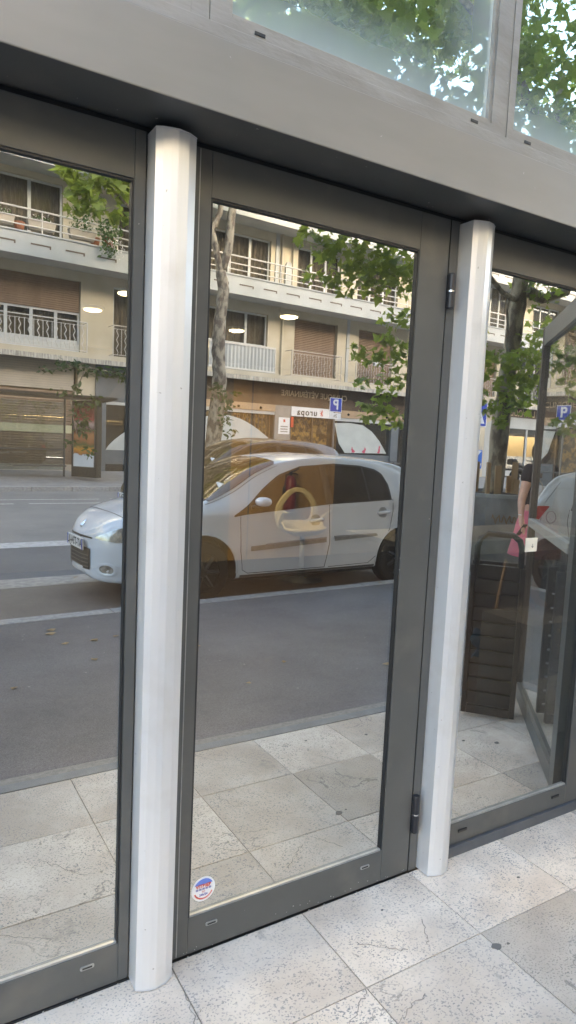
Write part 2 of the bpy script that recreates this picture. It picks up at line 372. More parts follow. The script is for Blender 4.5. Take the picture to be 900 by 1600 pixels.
X['logo_red'] = flat('logo red', (.60, .06, .03), .5)
X['cream_text'] = flat('beige lettering', (.62, .47, .30), .5)
X['pole'] = flat('galvanised pole', (.25, .24, .23), .5, .4)
X['lamp'] = emit_mat('lit lamp', (1.0, .80, .50), 2.6)
X['chair'] = flat('cream plastic', (.50, .43, .26), .45)
X['ext_red'] = flat('extinguisher red', (.17, .012, .012), .4)
X['skin'] = noise_mat('skin', (.55, .32, .24), (.62, .38, .29), 12, .5)
X['hair'] = flat('brown hair', (.06, .035, .02), .6)
X['cloth_d'] = flat('dark brown cloth', (.03, .022, .025), .9)
X['cloth_p'] = flat('pink cloth', (.62, .16, .22), .9)
X['cloth_b'] = flat('blue cloth', (.02, .08, .22), .9)
X['brownslat'] = noise_mat('dark brown plastic', (.014, .010, .009), (.022, .016, .014), 10, .4)
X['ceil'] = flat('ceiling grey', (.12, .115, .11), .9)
X['green'] = flat('green stripe', (.25, .55, .12), .5)
X['redcar'] = flat('dark red paint', (.30, .03, .03), .3)

def text_mesh(name, body, size, mat, parent, loc, rot=(R(90), 0, 0), depth=.004, align='CENTER', spacing=1.0, bold=0.0):
    cu = bpy.data.curves.new(name, 'FONT'); cu.body = body; cu.size = size; cu.extrude = depth; cu.align_x = align; cu.align_y = 'CENTER'
    cu.space_character = spacing; cu.offset = bold
    o = bpy.data.objects.new('tmp', cu); C.objects.link(o)
    dg = bpy.context.evaluated_depsgraph_get()
    me = bpy.data.meshes.new_from_object(o.evaluated_get(dg)); bpy.data.objects.remove(o)
    me.materials.clear()
    q = link(name, me, mat, parent); q.location = loc; q.rotation_euler = rot; return q

# ================================================================== GROUND
g = MB(); g.box(-400, 400, -400, 400, -.6, -.25)
g.build('ground', X['road'], kind='structure')
# road: sheets at -0.15 and markings above
road = street_root('road', kind='structure')
rm = MB()
rm.add([(-80, -4.12, -.15), (200, -4.12, -.15), (200, -18.5, -.15), (-80, -18.5, -.15)], [(0, 3, 2, 1)])
rm.build('asphalt_sheet', X['road'], road)
def strip(name, s0, s1, t0, t1, z, mat, parent=road):
    m_ = MB(); m_.add([(s0, -t0, z), (s1, -t0, z), (s1, -t1, z), (s0, -t1, z)], [(0, 3, 2, 1)]); return m_.build(name, mat, parent)
strip('parking_bay', -80, 200, 4.13, 5.95, -.146, X['parking'])
strip('gutter_strip', -80, 200, 5.95, 6.42, -.142, X['cream_band'])
strip('cycle_lane', -80, 200, 6.42, 8.65, -.146, X['lane'])
strip('lane_line', -80, 200, 8.65, 9.15, -.142, X['white_line'])
for a in range(-4, 14):
    strip('lane_line', -6.5 + a * 10.3, 3.45 + a * 10.3, 14.95, 15.10, -.142, X['white_line'])
    strip('lane_line', -7.0 + a * 6.3 + .55, -1.0 + a * 6.3 + .55, 15.95, 16.08, -.142, X['white_line'])
# near pavement
pav = empty('pavement', kind='structure')
m_ = MB(); m_.box(-60, 60, -1.236, .06, -.3, -.032); m_.build('mortar_bed', flat('mortar', (.085, .078, .07), .9), pav)
xs = [.735 + .4795 * k for k in range(-5, 14)]
ys = [-.002, -.362, -.822, -1.232]
for i in range(len(xs) - 1):
    for j in range(3):
        x0, x1 = xs[i] + .0017, xs[i + 1] - .0017
        y1, y0 = ys[j] - .0017, ys[j + 1] + .0017
        b = MB(); cx, cy = (x0 + x1) / 2, (y0 + y1) / 2
        b.box(x0 - cx, x1 - cx, y0 - cy, y1 - cy, -.03, 0)
        o = b.build('stone_slab', X['stone_dark'] if (i, j) in ((7, 1), (9, 0), (3, 2)) else X['stone'], pav, bevel=.0012); o.location = (cx, cy, rng.uniform(-.0008, .0004))
m_ = MB(); m_.box(-60, 60, -1.30, -1.234, -.3, .002); m_.build('edging', noise_mat('grey edging', (.17, .18, .19), (.22, .23, .24), 9, .6), pav)
m_ = MB(); m_.box(-60, 60, -1.36, -1.302, -.3, -.001); m_.build('edging', noise_mat('pale edging', (.20, .19, .18), (.28, .265, .25), 40, .7), pav)
m_ = MB(); a = S(-60, 3.985); b_ = S(90, 3.985)
m_.prism([(-60, -1.362), (88, -1.362), (b_.x, b_.y), (a.x, a.y)], -.3, -.003); m_.build('asphalt', X['asphalt'], pav)
# cracks, gum spots and grit on the slabs
def ribbon(mb, pts, w_):
    for (xa, ya), (xb, yb) in zip(pts[:-1], pts[1:]):
        d = Vector((xb - xa, yb - ya, 0)).normalized(); n_ = Vector((-d.y, d.x, 0)) * w_ * rng.uniform(.5, 1.3)
        mb.add([(xa - n_.x, ya - n_.y, .0012), (xb - n_.x, yb - n_.y, .0012), (xb + n_.x, yb + n_.y, .0012), (xa + n_.x, ya + n_.y, .0012)], [(0, 1, 2, 3)])
ck = MB()
for sx, sy, ex, ey in ((1.10, -.44, 1.215, -.37), (1.22, -.50, 1.36, -.46), (1.30, -.20, 1.42, -.31), (.99, -.62, 1.10, -.80), (.62, -.50, .50, -.66), (.74, -.12, .70, -.36), (1.50, -.33, 1.56, -.22), (.44, -.24, .30, -.33)):   # short hairline cracks
    n_ = 14; pts = [(sx + (ex - sx) * i / n_ + rng.uniform(-.008, .008), sy + (ey - sy) * i / n_ + rng.uniform(-.008, .008)) for i in range(n_ + 1)]
    ribbon(ck, pts, .0013)
    if rng.random() < .6: ribbon(ck, [(pts[7][0] + i * .006, pts[7][1] + rng.uniform(-.01, .014) + i * .004) for i in range(7)], .0010)
ck.build('cracks', flat('crack dirt', (.25, .225, .20), .9), pav, kind='stuff')
gm_ = MB()
for gx, gy, r_ in ((1.695, -.43, .017), (1.74, -.44, .006), (2.30, -1.02, .010), (2.9, -.62, .015), (2.75, -.72, .010), (.95, -.95, .008), (2.05, -.22, .006), (3.3, -.4, .012), (.3, -.55, .008), (1.95, -1.1, .007), (1.47, -.12, .005)):
    pts = [(gx + r_ * rng.uniform(.7, 1.25) * math.cos(a), gy + r_ * .75 * rng.uniform(.7, 1.25) * math.sin(a)) for a in np.linspace(0, 6.283, 13)[:-1]]
    gm_.prism(pts, -.0005, .0014)
gm_.build('gum_spots', flat('old gum', (.15, .138, .128), .8), pav, kind='stuff')
gt = MB()
for k_ in range(170):
    gx = rng.uniform(.2, 2.7); gy = -abs(rng.gauss(0, .02)) - .004 if rng.random() < .75 else rng.uniform(-1.2, 0); r_ = rng.uniform(.0008, .0026)
    if gy < -.04 and rng.random() < .4: r_ *= 1.3
    gt.box(gx - r_, gx + r_, gy - r_, gy + r_, 0, r_ * 1.2)
gt.build('grit', flat('grit', (.42, .38, .33), .9), pav, kind='stuff')
kn = street_root('near_kerb', kind='structure')
kb = MB(); kb.tbox(.004, .996, 3.99, 4.15, -.3, .0); kme = kb.mesh('kerb_stone', bevel=.012)
for i in range(-8, 40):
    o = link('kerb_stone', kme, X['kerb'], kn); o.location = (i, 0, rng.uniform(-.003, .001))
kf = street_root('far_kerb', kind='structure')
kb = MB(); kb.tbox(.008, 1.16, 18.5, 18.68, -.3, -.01); kme2 = kb.mesh('kerb_stone', bevel=.012)
for i in range(-4, 40):
    o = link('kerb_stone', kme2, X['kerb'], kf); o.location = (i * 1.168, 0, 0)
fp = street_root('far_pavement', kind='structure')
m_ = MB(); m_.add([(-80, -18.68, -.012), (200, -18.68, -.012), (200, -23.3, .25), (-80, -23.3, .25), (-80, -18.68, -.3), (200, -18.68, -.3), (200, -23.3, -.3), (-80, -23.3, -.3)],
      [(0, 3, 2, 1), (4, 5, 6, 7), (0, 1, 5, 4), (1, 2, 6, 5), (2, 3, 7, 6), (3, 0, 4, 7)]); m_.build('asphalt', noise_mat('pale pavement', (.24, .235, .225), (.30, .29, .28), 3, .8, bump=.1), fp)

# ================================================================== SHOPFRONT
shop = empty('shopfront', label='dark grey glazed shopfront with silver half-round posts standing on the stone slabs', cat='shopfront')
def pane_box(parent, x0, x1, z0, z1, y=.012, mat='glass', name='glass_pane'):
    b = MB()
    b.add([(x0, y, z0), (x1, y, z0), (x1, y, z1), (x0, y, z1)], [(0, 1, 2, 3)])
    b.cur = 1
    b.add([(x0, y + .012, z0), (x1, y + .012, z0), (x1, y + .012, z1), (x0, y + .012, z1)], [(3, 2, 1, 0)])
    b.add([(x0, y, z0), (x1, y, z0), (x1, y + .012, z0), (x0, y + .012, z0)], [(3, 2, 1, 0)])
    b.add([(x0, y, z1), (x1, y, z1), (x1, y + .012, z1), (x0, y + .012, z1)], [(0, 1, 2, 3)])
    me = bpy.data.meshes.new(name); me.from_pydata(b.v, [], b.f); me.polygons.foreach_set('material_index', b.m)
    me.materials.append(X[mat]); me.materials.append(X['glass_in'])
    return link(name, me, None, parent)
def door(root, x0, x1, gx0, gx1, z0=.006, z1=2.388, gz0=.125, gz1=2.264, slots=(), label=None, name='door', bead=True):
    d = MB()
    d.box(x0, gx0, 0, .026, z0, z1); d.box(gx1, x1, 0, .026, z0, z1)
    dd = d.build(name, X['frame'], root, bevel=.002)
    fr = MB(); fr.box(gx0 + .0005, gx1 - .0005, 0, .026, z0, gz0); fr.build('rail', X['frame'], dd, bevel=.002)
    fr = MB(); fr.box(gx0 + .0005, gx1 - .0005, 0, .026, gz1, z1)
    if label: dd['label'] = label
    fr.build('rail', X['frame'], dd, bevel=.002)
    gk = MB(); q = .006
    gk.box(gx0 + .001, gx0 + q, .003, .03, gz0 + .001, gz1 - .001); gk.box(gx1 - q, gx1 - .001, .003, .03, gz0 + .001, gz1 - .001)
    gk.box(gx0 + q, gx1 - q, .003, .03, gz1 - q, gz1 - .001)
    gk.build('gasket', X['gasket'], dd)
    bd = MB(); bd.box(gx0 + q, gx1 - q, .0025, .0115, gz0 + .0006, gz0 + .007)
    bd.build('glazing_bead', X['bead'], dd)
    pane_box(dd, gx0 + q, gx1 - q, gz0 + .007, gz1 - q)
    for sx, rubber in slots:
        s_ = MB()
        if rubber: s_.box(sx, sx + .048, -.006, 0.0, .089, .101); s_.build('drain_cover', X['black'], dd, bevel=.003)
        else:
            s_.plate([(sx, .083), (sx + .003, .080), (sx + .037, .080), (sx + .040, .083), (sx + .040, .089), (sx + .037, .092), (sx + .003, .092), (sx, .089)], -.0025, .001)
            s_.build('drain_slot', X['bead'], dd)
            s2 = MB(); s2.box(sx + .006, sx + .034, -.0032, -.0026, .083, .088); s2.build('slot_hole', X['gasket'], dd)
    return dd
d1 = door(shop, -.46, .604, -.33, .574, slots=((-.20, 0), (.464, 0)))
d2 = door(shop, .676, 1.688, .792, 1.557, slots=((.852, 0), (1.460, 0)))
d3 = door(shop, 1.868, 2.735, 1.885, 2.615, slots=((1.944, 1), (2.515, 1)), z0=.045, gz0=.132)
# seam of the door stile beside post one and bottom brush strips
m_ = MB(); m_.box(.755, .7575, -.0012, 0.0, .01, 2.385); m_.build('stile_seam', X['bead'], shop)
m_ = MB(); m_.box(-.46, .604, .004, .04, .0, .006); m_.box(.676, 1.688, .004, .04, .0, .006); m_.build('bottom_seal', X['gasket'], shop)
m_ = MB(); m_.box(1.853, 2.75, -.012, .05, .0, .043); m_.build('threshold', noise_mat('threshold metal', (.10, .105, .115), (.13, .135, .145), 8, .45, .3), shop, bevel=.002)
m_ = MB(); m_.box(-2.2, .604, -.003, .045, -.004, .0045); m_.build('floor_track', X['gasket'], shop)
ch_ = MB()
for k_ in range(26):
    gx = rng.uniform(.70, 1.67); gz = rng.choice([rng.uniform(.006, .02), rng.uniform(.01, .035)]); r_ = rng.uniform(.0008, .0022)
    ch_.box(gx - r_, gx + r_, -.0006, .0004, gz, gz + r_ * 1.6)
ch_.build('paint_chips', X['bead'], shop, kind='stuff')
# jambs
for bx in ((.605, .675, .012, .08, 0, 2.39), (1.697, 1.735, .004, .08, .0, 2.39), (1.84, 1.867, .004, .08, .045, 2.39), (2.745, 2.80, .0, .08, 0, 2.39)):
    j = MB(); j.box(*bx); j.build('jamb', X['frame'], shop)
gp = MB(); gp.box(1.6885, 1.6965, .01, .06, .0, 2.388); gp.box(2.7355, 2.7445, .01, .06, 0, 2.388); gp.build('gasket', X['gasket'], shop)
# posts
def post(xc, w):
    h = w / 2
    pts = [(-h, .008), (-h, -.056), (-h + .017, -.0655), (-h + .038, -.0725), (-.001, -.0755), (h - .026, -.0695), (h, -.054), (h, .008)]
    b = MB(); b.prism([(x, y) for x, y in pts], .006, 2.380)
    o = b.build('post', X['alu'], shop); o.location = (xc, 0, 0)
    c = MB(); k = 1.012; c.prism([(x * k, y * k - .0006) for x, y in pts], 2.3805, 2.3835); c.build('end_cap', X['alu'], o); c = MB(); c.prism([(x * k, y * k - .0006) for x, y in pts], .003, .0055); c.build('end_cap', X['alu'], o)
    return o
post(.665, .112); post(1.792, .106); post(2.86, .106); post(-.53, .112)
# hinges
for z0, z1 in ((2.088, 2.206), (.165, .310)):
    h = MB(); zm = (z0 + z1) / 2
    h.lathe([(.0115, z0), (.013, z0 + .004), (.013, zm - .003)], (1.698, -.013, 0), 14)
    h.lathe([(.0115, zm + .003), (.013, zm + .005), (.013, z1 - .004), (.0115, z1)], (1.698, -.013, 0), 14)
    h.box(1.688, 1.712, -.012, .0, z0 + .002, z1 - .002)
    ho = h.build('hinge', X['hinge'], shop); r_ = MB(); r_.lathe([(.0122, zm - .0028), (.0122, zm + .0028)], (1.698, -.013, 0), 14); r_.build('hinge_ring', X['chrome'], ho)
# head: dark gap, soffit, fascia, upper window wall
m_ = MB(); m_.box(-4, 2.80, .012, .2, 2.392, 2.404); m_.build('head_gap', X['gasket'], shop)
m_ = MB(); m_.box(-30, 50, -.176, .2, 2.406, 2.44); m_.build('soffit', X['frame'], shop)
m_ = MB(); m_.box(-30, 50, -.181, -.177, 2.401, 2.574); m_.build('fascia', X['fascia'], shop, bevel=.003)
m_ = MB(); m_.box(-30, 50, -.176, .2, 2.441, 2.570); m_.build('fascia_core', X['gasket'], shop)
m_ = MB(); m_.box(-4, 9, -.150, .2, 2.571, 2.583); m_.build('shadow_gap', X['gasket'], shop)
def upwin(x0, x1, gx0, gx1, gz0, gz1, slots):
    f = MB(); f.box(x0, gx0, -.150, -.09, 2.62, 3.95); f.box(gx1, x1, -.150, -.09, 2.62, 3.95)
    f.box(gx0, gx1, -.150, -.09, 2.62, gz0); f.box(gx0, gx1, -.150, -.09, gz1, 3.95)
    o = f.build('upper_window', X['old_alu'], shop)
    i_ = MB(); e = .012
    for bx in ((gx0, gx0 + e, gz0, gz1), (gx1 - e, gx1, gz0, gz1), (gx0 + e, gx1 - e, gz0, gz0 + e), (gx0 + e, gx1 - e, gz1 - e, gz1)):
        i_.box(bx[0], bx[1], -.144, -.10, bx[2], bx[3])
    i_.build('inner_frame', X['old_alu'], o, bevel=.001)
    pane_box(o, gx0 + e, gx1 - e, gz0 + e, gz1 - e, y=-.132, mat='glass_up')
    for sx in slots:
        s_ = MB(); s_.box(sx, sx + .03, -.1525, -.1503, gz0 - .020, gz0 - .012); s_.build('drain_slot', X['black'], o)
upwin(.706, 1.722, .757, 1.693, 2.650, 3.85, (.83, 1.60))
upwin(1.7635, 2.78, 1.788, 2.73, 2.650, 3.85, (1.85, 2.6))
upwin(-.36, .655, -.31, .605, 2.650, 3.85, (.1,))
m_ = MB(); m_.box(-30, 50, -.158, -.09, 2.585, 2.6195); m_.build('sill', X['old_alu'], shop, bevel=.002)
for a_, c_ in ((1.7225, 1.763), (.6555, .7055)):
    m_ = MB(); m_.box(a_, c_, -.1475, -.085, 2.62, 3.95); m_.build('mullion', X['old_alu'], shop, bevel=.002)
m_ = MB(); m_.lathe([(.001, 0), (.004, .001), (.004, .004), (.001, .006)], (1.752, -.148, 2.79), 8, axis='y'); m_.build('screw', X['bead'], shop)
m_ = MB(); m_.box(-90, 120, -.15, 8, 3.951, 18.5); m_.box(2.79, 50, -.15, -.05, 2.62, 3.95); m_.box(-30, -.361, -.15, -.05, 2.62, 3.95)  # unseen upper storeys, drawn tall and long to shade the street
m_.build('upper_wall', X['greyp'], shop)
m_ = MB(); m_.box(3.95, 50, .0, .25, 0, 2.40); m_.box(-30, -.6, .0, .25, 0, 2.40); m_.build('side_wall', X['greyp'], shop)
for fz_ in (5.2, 8.2, 11.2, 14.2):
    for k_ in range(-4, 12):
        x0 = k_ * 3.1
        b = MB(); b.box(x0, x0 + 1.5, -.20, -.151, fz_, fz_ + .06); b.box(x0, x0 + 1.5, -.20, -.151, fz_ + 1.44, fz_ + 1.5); b.box(x0, x0 + .06, -.20, -.151, fz_ + .061, fz_ + 1.439); b.box(x0 + 1.44, x0 + 1.5, -.20, -.151, fz_ + .061, fz_ + 1.439); b.box(x0 + .72, x0 + .78, -.20, -.151, fz_ + .061, fz_ + 1.439)
        f_ = b.build('window', X['white'], shop)
        b = MB(); b.box(x0 + .061, x0 + 1.439, -.165, -.152, fz_ + .061, fz_ + 1.439); b.build('pane', X['darkglass'], f_)
# glazier's round sticker
st = empty('sticker', (.848, .0095, .200)); st.parent = d2
st = None
sk = MB(); sk.lathe([(.027, 0), (.027, .0006)], (0, 0, 0), 32, axis='y')
so = sk.build('sticker', X['sign_white'], d2, label='round white glazier sticker with red and blue print'); so.location = (.846, .0108, .200); so.scale = (1.48, 1, 1.48)
for o in [o for o in bpy.data.objects if o.name == 'sticker' and o.type == 'EMPTY']: bpy.data.objects.remove(o)
sa = MB()
sa.plate([(.0235 * math.cos(a), .0235 * math.sin(a)) for a in np.linspace(R(28), R(152), 12)], -.0012, -.0006)
sa.build('print_arc', flat('sticker blue', (.12, .2, .6), .5), so)
sb = MB()
for a in range(24):
    a0, a1 = R(200 + a * 5.8), R(200 + a * 5.8 + 4.2)
    sb.plate([(r * math.cos(q), r * math.sin(q)) for r, q in ((.0225, a0), (.0225, a1), (.0195, a1), (.0195, a0))], -.0012, -.0006)
sb.build('print_ring', X['logo_red'], so)
def front_text(body, size, mat, x, z, parent, y=-.001, rz=0, depth=.0002, bold=0.0):
    return text_mesh('lettering', body, size, mat, parent, (x, y, z), (R(90), 0, rz), depth, bold=bold)
front_text('VITRIER', .0105, X['logo_red'], 0, .0075, so, bold=.0004)
front_text('00 00 00 00 00', .0058, flat('sticker navy', (.06, .08, .35), .5), 0, .0005, so, bold=.0002)
front_text('7j/7', .0055, X['logo_red'], 0, -.0055, so)
front_text('24h/24', .0068, flat('sticker navy two', (.06, .08, .35), .5), 0, -.0122, so, bold=.0002)
# small card on the third door's glass
cd = MB(); cd.box(2.222, 2.290, .0095, .0112, 1.206, 1.262); co = cd.build('card', flat('ivory card', (.74, .70, .60), .6), d3, label='small ivory card stuck on the glass')
front_text('↓', .022, X['ink'], 2.262, 1.228, co, y=.0088)

# ================================================================== INTERIOR
room = empty('interior_room', kind='structure')
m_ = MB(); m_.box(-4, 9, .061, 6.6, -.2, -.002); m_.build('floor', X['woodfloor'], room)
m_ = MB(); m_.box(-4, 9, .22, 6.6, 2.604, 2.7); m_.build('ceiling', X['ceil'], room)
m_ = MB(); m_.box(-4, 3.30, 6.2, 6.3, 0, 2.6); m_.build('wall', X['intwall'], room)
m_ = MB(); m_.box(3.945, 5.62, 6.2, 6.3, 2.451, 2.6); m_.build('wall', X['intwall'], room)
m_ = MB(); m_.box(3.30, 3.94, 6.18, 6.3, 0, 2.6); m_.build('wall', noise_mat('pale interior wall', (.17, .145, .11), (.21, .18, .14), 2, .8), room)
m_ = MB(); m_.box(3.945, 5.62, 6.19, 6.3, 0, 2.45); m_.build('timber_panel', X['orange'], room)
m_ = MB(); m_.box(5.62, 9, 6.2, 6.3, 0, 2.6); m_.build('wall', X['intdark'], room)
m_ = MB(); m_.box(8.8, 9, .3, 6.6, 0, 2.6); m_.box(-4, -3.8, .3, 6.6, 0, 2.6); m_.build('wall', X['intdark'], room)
m_ = MB(); m_.box(4.22, 4.235, 6.18, 6.189, 0, 2.45); m_.build('trim', X['ceil'], room)
for x, y in ((2.733, 2.819), (2.731, 3.718), (1.478, 2.898), (1.45, 3.697)):
    t = empty('ceiling_light', (x, y, 2.604), group='round ceiling lights inside the shop',
              label='small round lit ceiling light inside the shop', cat='ceiling light')
    t['label'] = {(2.733, 2.819): 'lit round ceiling light, right of the pair nearer the glass', (2.731, 3.718): 'lit round ceiling light, right of the pair deeper in the shop',
                  (1.478, 2.898): 'lit round ceiling light, left of the pair nearer the glass', (1.45, 3.697): 'lit round ceiling light, left of the pair deeper in the shop'}[(x, y)]
    a = MB(); a.lathe([(.075, -.002), (.085, -.004), (.085, -.022), (.072, -.028)], n=24); a.build('housing', X['rim'], t)
    b = MB(); b.lathe([(.068, -.0285), (.068, -.034), (.05, -.040)], n=24); b.build('diffuser', X['lamp'], t)
    l = bpy.data.lights.new('lamp', 'SPOT'); l.energy = 24; l.color = (1, .80, .55); l.shadow_soft_size = .008; l.spot_size = R(176); l.spot_blend = .12
    lo = bpy.data.objects.new('lamp_light', l); C.objects.link(lo); lo.parent = t; lo.location = (0, 0, -.052)
# bar stool
ch = empty('bar_stool', (4.24, 4.82, 0), label='cream moulded bar stool with open back on a grey pedestal inside', cat='bar stool')
b = MB()
sh = []
def loop_ring(pts_outer, pts_inner, y0, y1, mb):
    n = len(pts_outer)
    vs = [(x, y0, z) for x, z in pts_outer] + [(x, y0, z) for x, z in pts_inner] + [(x, y1, z) for x, z in pts_outer] + [(x, y1, z) for x, z in pts_inner]
    fs = []
    for i in range(n):
        k = (i + 1) % n
        fs += [(i, k, n + k, n + i), (2 * n + i, 3 * n + i, 3 * n + k, 2 * n + k), (i, 2 * n + i, 2 * n + k, k), (n + i, n + k, 3 * n + k, 3 * n + i)]
    mb.add(vs, fs)
N_ = 40
outer, inner = [], []
for i in range(N_):
    a = 2 * math.pi * i / N_
    c_, s_ = math.cos(a), math.sin(a)
    rx = .30 - .10 * max(0, s_) ; rz = .28
    outer.append((rx * math.copysign(abs(c_) ** .8, c_), .80 + rz * math.copysign(abs(s_) ** .8, s_)))
    inner.append(((rx - .05) * .86 * math.copysign(abs(c_) ** .9, c_), .83 + (rz - .05) * .86 * math.copysign(abs(s_) ** .9, s_)))
loop_ring(outer, inner, .14, .17, b)
bo = b.build('backrest', X['chair'], ch, bevel=.006, smooth=True)
b = MB()   # seat shell
nr = 8; vs = []; fs = []
for i in range(nr + 1):
    r = i / nr
    for j_ in range(28):
        a = 2 * math.pi * j_ / 28
        x = .29 * r * math.cos(a); y = -.02 + .2 * r * math.sin(a); z = .55 + .10 * r ** 3 + (.06 * r ** 2 if math.sin(a) > 0 else 0) - .02 * r
        vs.append((x, y, z))
for i in range(nr):
    for j_ in range(28):
        fs.append((i * 28 + j_, i * 28 + (j_ + 1) % 28, (i + 1) * 28 + (j_ + 1) % 28, (i + 1) * 28 + j_))
b.add(vs, fs); seat = b.build('seat', X['chair'], ch, smooth=True)
mo = seat.modifiers.new('s', 'SOLIDIFY'); mo.thickness = .02
for sx in (-1, 1):
    b = MB(); b.tube([(sx * .27, -.10, .80), (sx * .33, -.08, .82), (sx * .285, .02, .74), (sx * .25, .10, .66), (sx * .22, .16, .72)], [.014, .016, .02, .02, .016], 8)
    b.build('armrest', X['chair'], ch, smooth=True)
b = MB(); b.lathe([(.03, .14), (.03, .53)], n=16); b.build('pedestal', X['rim'], ch, smooth=True)
b = MB(); b.lathe([(.045, .10), (.05, .12), (.035, .16)], n=16); b.build('collar', X['chrome'], ch, smooth=True)
b = MB(); b.lathe([(.26, .0), (.26, .012), (.05, .035), (.035, .10)], n=28); b.build('base', X['black'], ch, smooth=True)
# extinguisher
ex = empty('fire_extinguisher', (4.80, 6.06, .70), label='dark red fire extinguisher hung on the orange timber panel inside', cat='fire extinguisher')
b = MB(); b.lathe([(.05, -.04), (.082, 0), (.085, .03), (.085, .36), (.07, .42), (.03, .46)], n=20); b.build('cylinder', X['ext_red'], ex, smooth=True)
b = MB(); b.lathe([(.022, .455), (.022, .51)], n=12); b.build('valve', X['black'], ex)
b = MB(); b.tube([(0, 0, .51), (.06, -.02, .53), (.11, -.02, .56)], .012, 6); b.tube([(0, 0, .49), (.07, -.02, .49), (.10, -.02, .47)], .010, 6); b.build('handle', X['black'], ex)
b = MB(); b.tube([(-.02, -.02, .49), (-.10, -.04, .47), (-.12, -.05, .3), (-.10, -.06, .1)], .011, 6); b.build('hose', X['black'], ex)
b = MB(); b.box(-.05, .05, .08, .12, .1, .3); b.build('bracket', X['black'], ex)
# counter with glass-edged top and the mop behind door three
ct = empty('counter', (0, 0, 0), label='long pale counter top just behind the right glass door', cat='counter')
b = MB(); b.box(2.05, 3.6, .50, .56, 1.10, 1.165); b.build('front_edge', noise_mat('grey green counter', (.075, .088, .078), (.09, .105, .092), 3, .4), ct)
b = MB(); b.box(2.05, 3.6, .565, 1.0, 1.14, 1.165); b.build('top', X['intdark'], ct)
b = MB(); b.box(3.05, 3.4, .58, .95, 0, .66); b.build('cabinet', noise_mat('grey cabinet', (.06, .058, .06), (.075, .072, .075), 3, .5), ct)
mp_ = empty('mop', (3.3, 1.06, .45), label='mop with a wooden stick and blue cloth behind the right glass door', cat='mop')
b = MB(); b.tube([(-.03, 0, .05), (.08, .02, .48)], .011, 8); b.build('stick', X['shutter'], mp_)
b = MB(); vs = []; fs = []
for i in range(9):
    for k in range(7):
        vs.append((-.19 + i * .038 + .02 * math.sin(k * 1.9), .02 * math.sin(i * 1.3 + k), .06 - .004 * i - k * .028 + .012 * math.sin(i * 2.1)))
for i in range(8):
    for k in range(6): fs.append((i * 7 + k, (i + 1) * 7 + k, (i + 1) * 7 + k + 1, i * 7 + k + 1))
b.add(vs, fs); cl = b.build('cloth', X['cloth_b'], mp_, smooth=True); cl.modifiers.new('s', 'SOLIDIFY').thickness = .01

# ================================================================== OPEN GLASS DOOR (mirrors the street)
PH = R(47.5)
od = empty('open_glass_door', (2.705, -.08, 0), -PH, label='open glass door leaf standing out over the slabs beside the right pane', cat='door')
W_ = 1.365
b = MB(); b.box(0, .10, -.025, .025, .01, 2.39); b.build('hinge_stile', X['frame'], od, bevel=.002)
b = MB(); b.box(W_ - .055, W_, -.025, .025, .01, 2.39); b.build('free_stile', noise_mat('brown grey stile', (.07, .055, .05), (.085, .07, .062), 8, .4), od, bevel=.002)
b = MB(); b.box(.101, W_ - .056, -.025, .025, .01, .10); b.build('bottom_rail', X['frame'], od, bevel=.002)
b = MB(); b.box(.101, W_ - .056, -.025, .025, 2.28, 2.39); b.build('top_rail', X['fascia'], od, bevel=.002)
b = MB(); b.box(.101, W_ - .056, -.032, -.001, 1.14, 1.19); b.build('push_bar', X['greyp'], od, bevel=.004)
q = MB(); q.add([(.101, -.004, .10), (W_ - .056, -.004, .10), (W_ - .056, -.004, 2.28), (.101, -.004, 2.28)], [(0, 1, 2, 3)])
q.build('glass_pane', mirror_glass('door leaf glass', refl=.66, tint=(.84, .86, .84), through=(.5, .48, .45)), od)

# ================================================================== OPPOSITE BUILDING
ab = street_root('apartment_building', label='cream apartment block with balconies and shops across the street', cat='building')
def part(name, mat, *boxes, parent=ab, bevel=0.0, label=None):
    b = MB()
    for x in boxes: b.tbox(*x)
    o = b.build(name, X[mat] if isinstance(mat, str) else mat, parent, bevel=bevel)
    if label: o['label'] = label
    return o
TW = 23.0
# openings per floor: list of (s0,s1,z0,z1,kind)
F1 = [(-7.5, -4.3, 4.45, 7.0, 'shutterdoor'), (-2.6, -1.0, 4.45, 7.0, 'dark'), (3.2, 7.37, 4.45, 7.0, 'shutterdoor'), (8.58, 10.6, 4.45, 7.04, 'dark'), (12.3, 15.32, 5.6, 6.95, 'win3'), (16.71, 19.08, 4.62, 7.02, 'shutter'), (20.33, 22.5, 4.62, 7.02, 'shutter'),
      (25.0, 27.2, 4.62, 7.02, 'win3'), (28.0, 30.2, 4.62, 7.02, 'shutter'), (32.2, 34.4, 4.62, 7.02, 'win3'), (38, 40.2, 4.62, 7.02, 'shutter'), (44, 47, 4.62, 7.02, 'win3')]
F2 = [(-7, -3, 7.9, 10.1, 'win4'), (2.3, 6.72, 7.95, 10.15, 'win4'), (8.7, 11.2, 7.95, 10.05, 'win3'), (12.45, 15.33, 8.0, 10.0, 'win3'), (16.72, 19.1, 7.95, 10.05, 'win3'), (20.1, 22.6, 7.95, 10.05, 'win3'),
      (25, 27.2, 7.95, 10.05, 'win3'), (28.0, 30.9, 8.2, 10.7, 'win4'), (33, 35.5, 7.95, 10.05, 'win3'), (38, 41, 7.95, 10.05, 'win3'), (44, 47, 7.95, 10.05, 'win3')]
def wall_band(z0, z1, ops, s0=-30, s1=70, mat='render'):
    cur = s0; bx = []
    for a, b_, c_, d_, k_ in ops:
        bx.append((cur, a, TW, TW + .35, z0, z1))
        if c_ > z0: bx.append((a, b_, TW, TW + .35, z0, c_))
        if d_ < z1: bx.append((a, b_, TW, TW + .35, d_, z1))
        cur = b_
    bx.append((cur, s1, TW, TW + .35, z0, z1))
    part('wall', mat, *bx)
